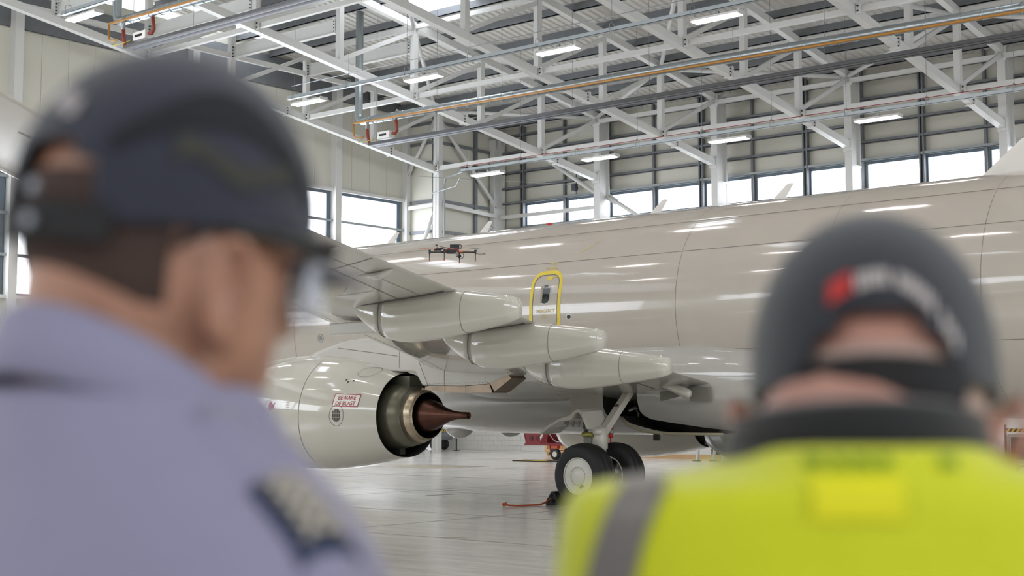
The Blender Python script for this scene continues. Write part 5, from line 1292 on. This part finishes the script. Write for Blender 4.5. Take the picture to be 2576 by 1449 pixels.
# epaulette with rank slide on the right shoulder (and its twin)
rank = mat('rank_navy', '1d2a48', .8); rankw = mat('rank_white', 'a9a298', .8)
def shoulder_pt(T, z0, x, v, grow):              # v: across, -: back, +: front
    zt = torso_top(T, z0, x, grow); return Vector((x, v, zt))
def epaulette(s):
    ep = empty('epaulette', (0, 0, 0), parent=manL)
    def strip(x0, x1, hw, lift, name, m, th=.004, n=10):
        rg = []
        for i in range(n+1):
            x = x0+(x1-x0)*i/n; z = torso_top(TL, Z0L, s*x, .014); cx = s*x
            rg.append([Vector((cx, -hw, z-hw*.35+lift)), Vector((cx, -hw*.4, z+lift)), Vector((cx, hw*.4, z+lift)), Vector((cx, hw, z-hw*.35+lift)), Vector((cx, hw, z-hw*.35+lift-th-.004)), Vector((cx, -hw, z-hw*.35+lift-th-.004))])
        return MB().loft(rg).build(name, m, ep, True)
    strip(.095, .205, .026, .004, 'strap', shirt); sl = strip(.150, .198, .023, .006, 'rank_slide', rank)
    for i in range(4):
        for (a, b) in ((-.016, .0), (.0, .016)):
            for q in (0, 1):
                x0 = .156 + i*.0095; x1 = x0 + .0105; va, vb = (a, b) if q else (b, a)
                p = Vector((s*x0, va, torso_top(TL, Z0L, s*x0, .014)+.012-abs(va)*.28)); r_ = Vector((s*x1, vb, torso_top(TL, Z0L, s*x1, .014)+.012-abs(vb)*.28))
                MB().tube([p, r_], .0023, 6).build('rank_braid', rankw, sl)
    return ep
epaulette(1); epaulette(-1)
# --- right man: hi-vis waistcoat, dark jacket, dark cap
SHR = [(.045,.060,.062,.01),(.02,.066,.068,.0),(.0,.075,.078,-.005),(-.012,.095,.088,-.01),(-.022,.125,.09,-.01),(-.03,.150,.092,-.01),(-.04,.163,.095,-.01),(-.06,.170,.1,-.005),(-.1,.175,.105,0),(-.13,.175,.106,0)]
TV = [(.009,.074,.092,-.01),(.0,.085,.100,-.01),(-.007,.105,.106,-.01),(-.012,.130,.110,-.01),(-.015,.155,.113,-.01),(-.0175,.178,.115,-.01),(-.023,.193,.117,-.008),(-.04,.200,.12,-.005),(-.08,.204,.124,0),(-.15,.208,.13,0),(-.3,.20,.13,0),(-.42,.185,.125,0),(-.56,.19,.13,0)]
Z0R = 1.64
manR, HR, TR, armR = person(.965, .232, 0, Z0R, SHR, (.034, .085, .038), 11, 22, 'man in bright yellow high-visibility waistcoat and dark cap, seen from directly behind at right', skR, 1.0)
jk = mat('black_jacket', '0b0c0f', .85, sheen=.2); hv = mat('hi_vis_yellow', 'c6cc00', .7, bump=.3, bscale=30, noise=.05, nscale=2, sheen=.2)
garment(manR, TR, Z0R, armR, .012, 'jacket', jk, -.5, 'long', .01)
collar(manR, Z0R-.006, jk, .030, (.066, .078), .012, back=.010)
def vest():
    rg = [sring(0, y, Z0R+z, w_, d_, d_, 56, 2.4) for z, w_, d_, y in TV]
    g = MB(); g.loft(rg); return remesh(g.build('waistcoat', hv, manR), .007)
ve = vest()
tapem = mat('reflective_grey_tape', '7c7773', .45, .2)
def vest_strip(x, hw, name, m, grow=.002, zlo=-.45):
    vs = []; fs = []; n = 40
    for i in range(n+1):
        for s in (-1, 1):
            t = i/n*2; X = x + s*hw + (-.045 if x < 0 else .045)*min(1, abs(t-1)*1.8); zt = torso_top(TV, Z0R, X, grow) - .0005
            if t <= 1: z = (Z0R+zlo)*(1-sin(t*pi/2)) + zt*sin(t*pi/2); y = torso_y(TV, Z0R, X, z, grow)
            else: u = 2-t; z = (Z0R+zlo)*(1-sin(u*pi/2)) + zt*sin(u*pi/2); y0 = interp(TV, z-Z0R)[2]; y = 2*y0 - torso_y(TV, Z0R, X, z, grow)
            vs.append((X, y, z+.001))
    for i in range(n): fs.append((2*i, 2*i+1, 2*i+3, 2*i+2))
    return MB().add(vs, fs).build(name, m, ve, True)
vest_strip(-.146, .0145, 'reflective_tape', tapem); vest_strip(.146, .0145, 'reflective_tape', tapem)
def vest_patch(x0, x1, z0, z1, name, m, grow=.003):
    vs = []; fs = []
    for i in range(9):
        for j in range(7):
            X = x0+(x1-x0)*i/8; z = Z0R+z0+(z1-z0)*j/6; vs.append((X, torso_y(TV, Z0R, X, z, grow), z))
    for i in range(8):
        for j in range(6): fs.append((i*7+j, (i+1)*7+j, (i+1)*7+j+1, i*7+j+1))
    return MB().add(vs, fs).build(name, m, ve)
vest_patch(-.056, -.002, -.033, -.008, 'label_patch', mat('label_yellow', 'dcd800', .6))
prt = mat('print_green', '6f8f10', .7)
for i, (a, b) in enumerate(((-.045, -.035), (-.030, -.022), (-.018, -.008), (-.004, .004), (.034, .044))): vest_patch(a-.010, b-.010, -.003, .004, 'print_mark', prt)
ZRB = -.030
navy2 = mat('charcoal_cap_cloth', '20232d', .8, noise=.2, nscale=12, bump=.3, bscale=400, sheen=.3)
capR = make_cap(manR, HR, navy2, oh=.05, ow=.62)
cap_patch(HR, -.36, -.18, 0, 0, 'red_emblem', mat('emblem_red', 'b52a28', .6), capR, fn=lambda t: (.026+.008*t, .043+.008*t), na=4)
for i in range(16):
    a0 = -.15 + i*.046; zz = .044 - .055*(a0/.62)**2
    if i % 7 == 5: continue
    cap_patch(HR, a0, a0+.030, zz-.006, zz+.007, 'letter_mark', mat('emblem_white', 'c9c0be', .6), capR, na=2, nz=2)
hair(manR, HR, mat('short_grey_hair', 'b39a90', .8, noise=.15, nscale=60), -.03, .0, -2.0, 2.0, grow=.002)
# ------------------------------------------------------------------ keep to thing > part > sub-part
def depth_of(o):
    n = 0
    while o.parent: o = o.parent; n += 1
    return n
for _ in range(3):
    for o in list(bpy.data.objects):
        if depth_of(o) > 2:
            p = o.parent                      # every such parent sits at its own parent's origin
            o.matrix_basis = p.matrix_basis @ o.matrix_basis
            o.parent = p.parent
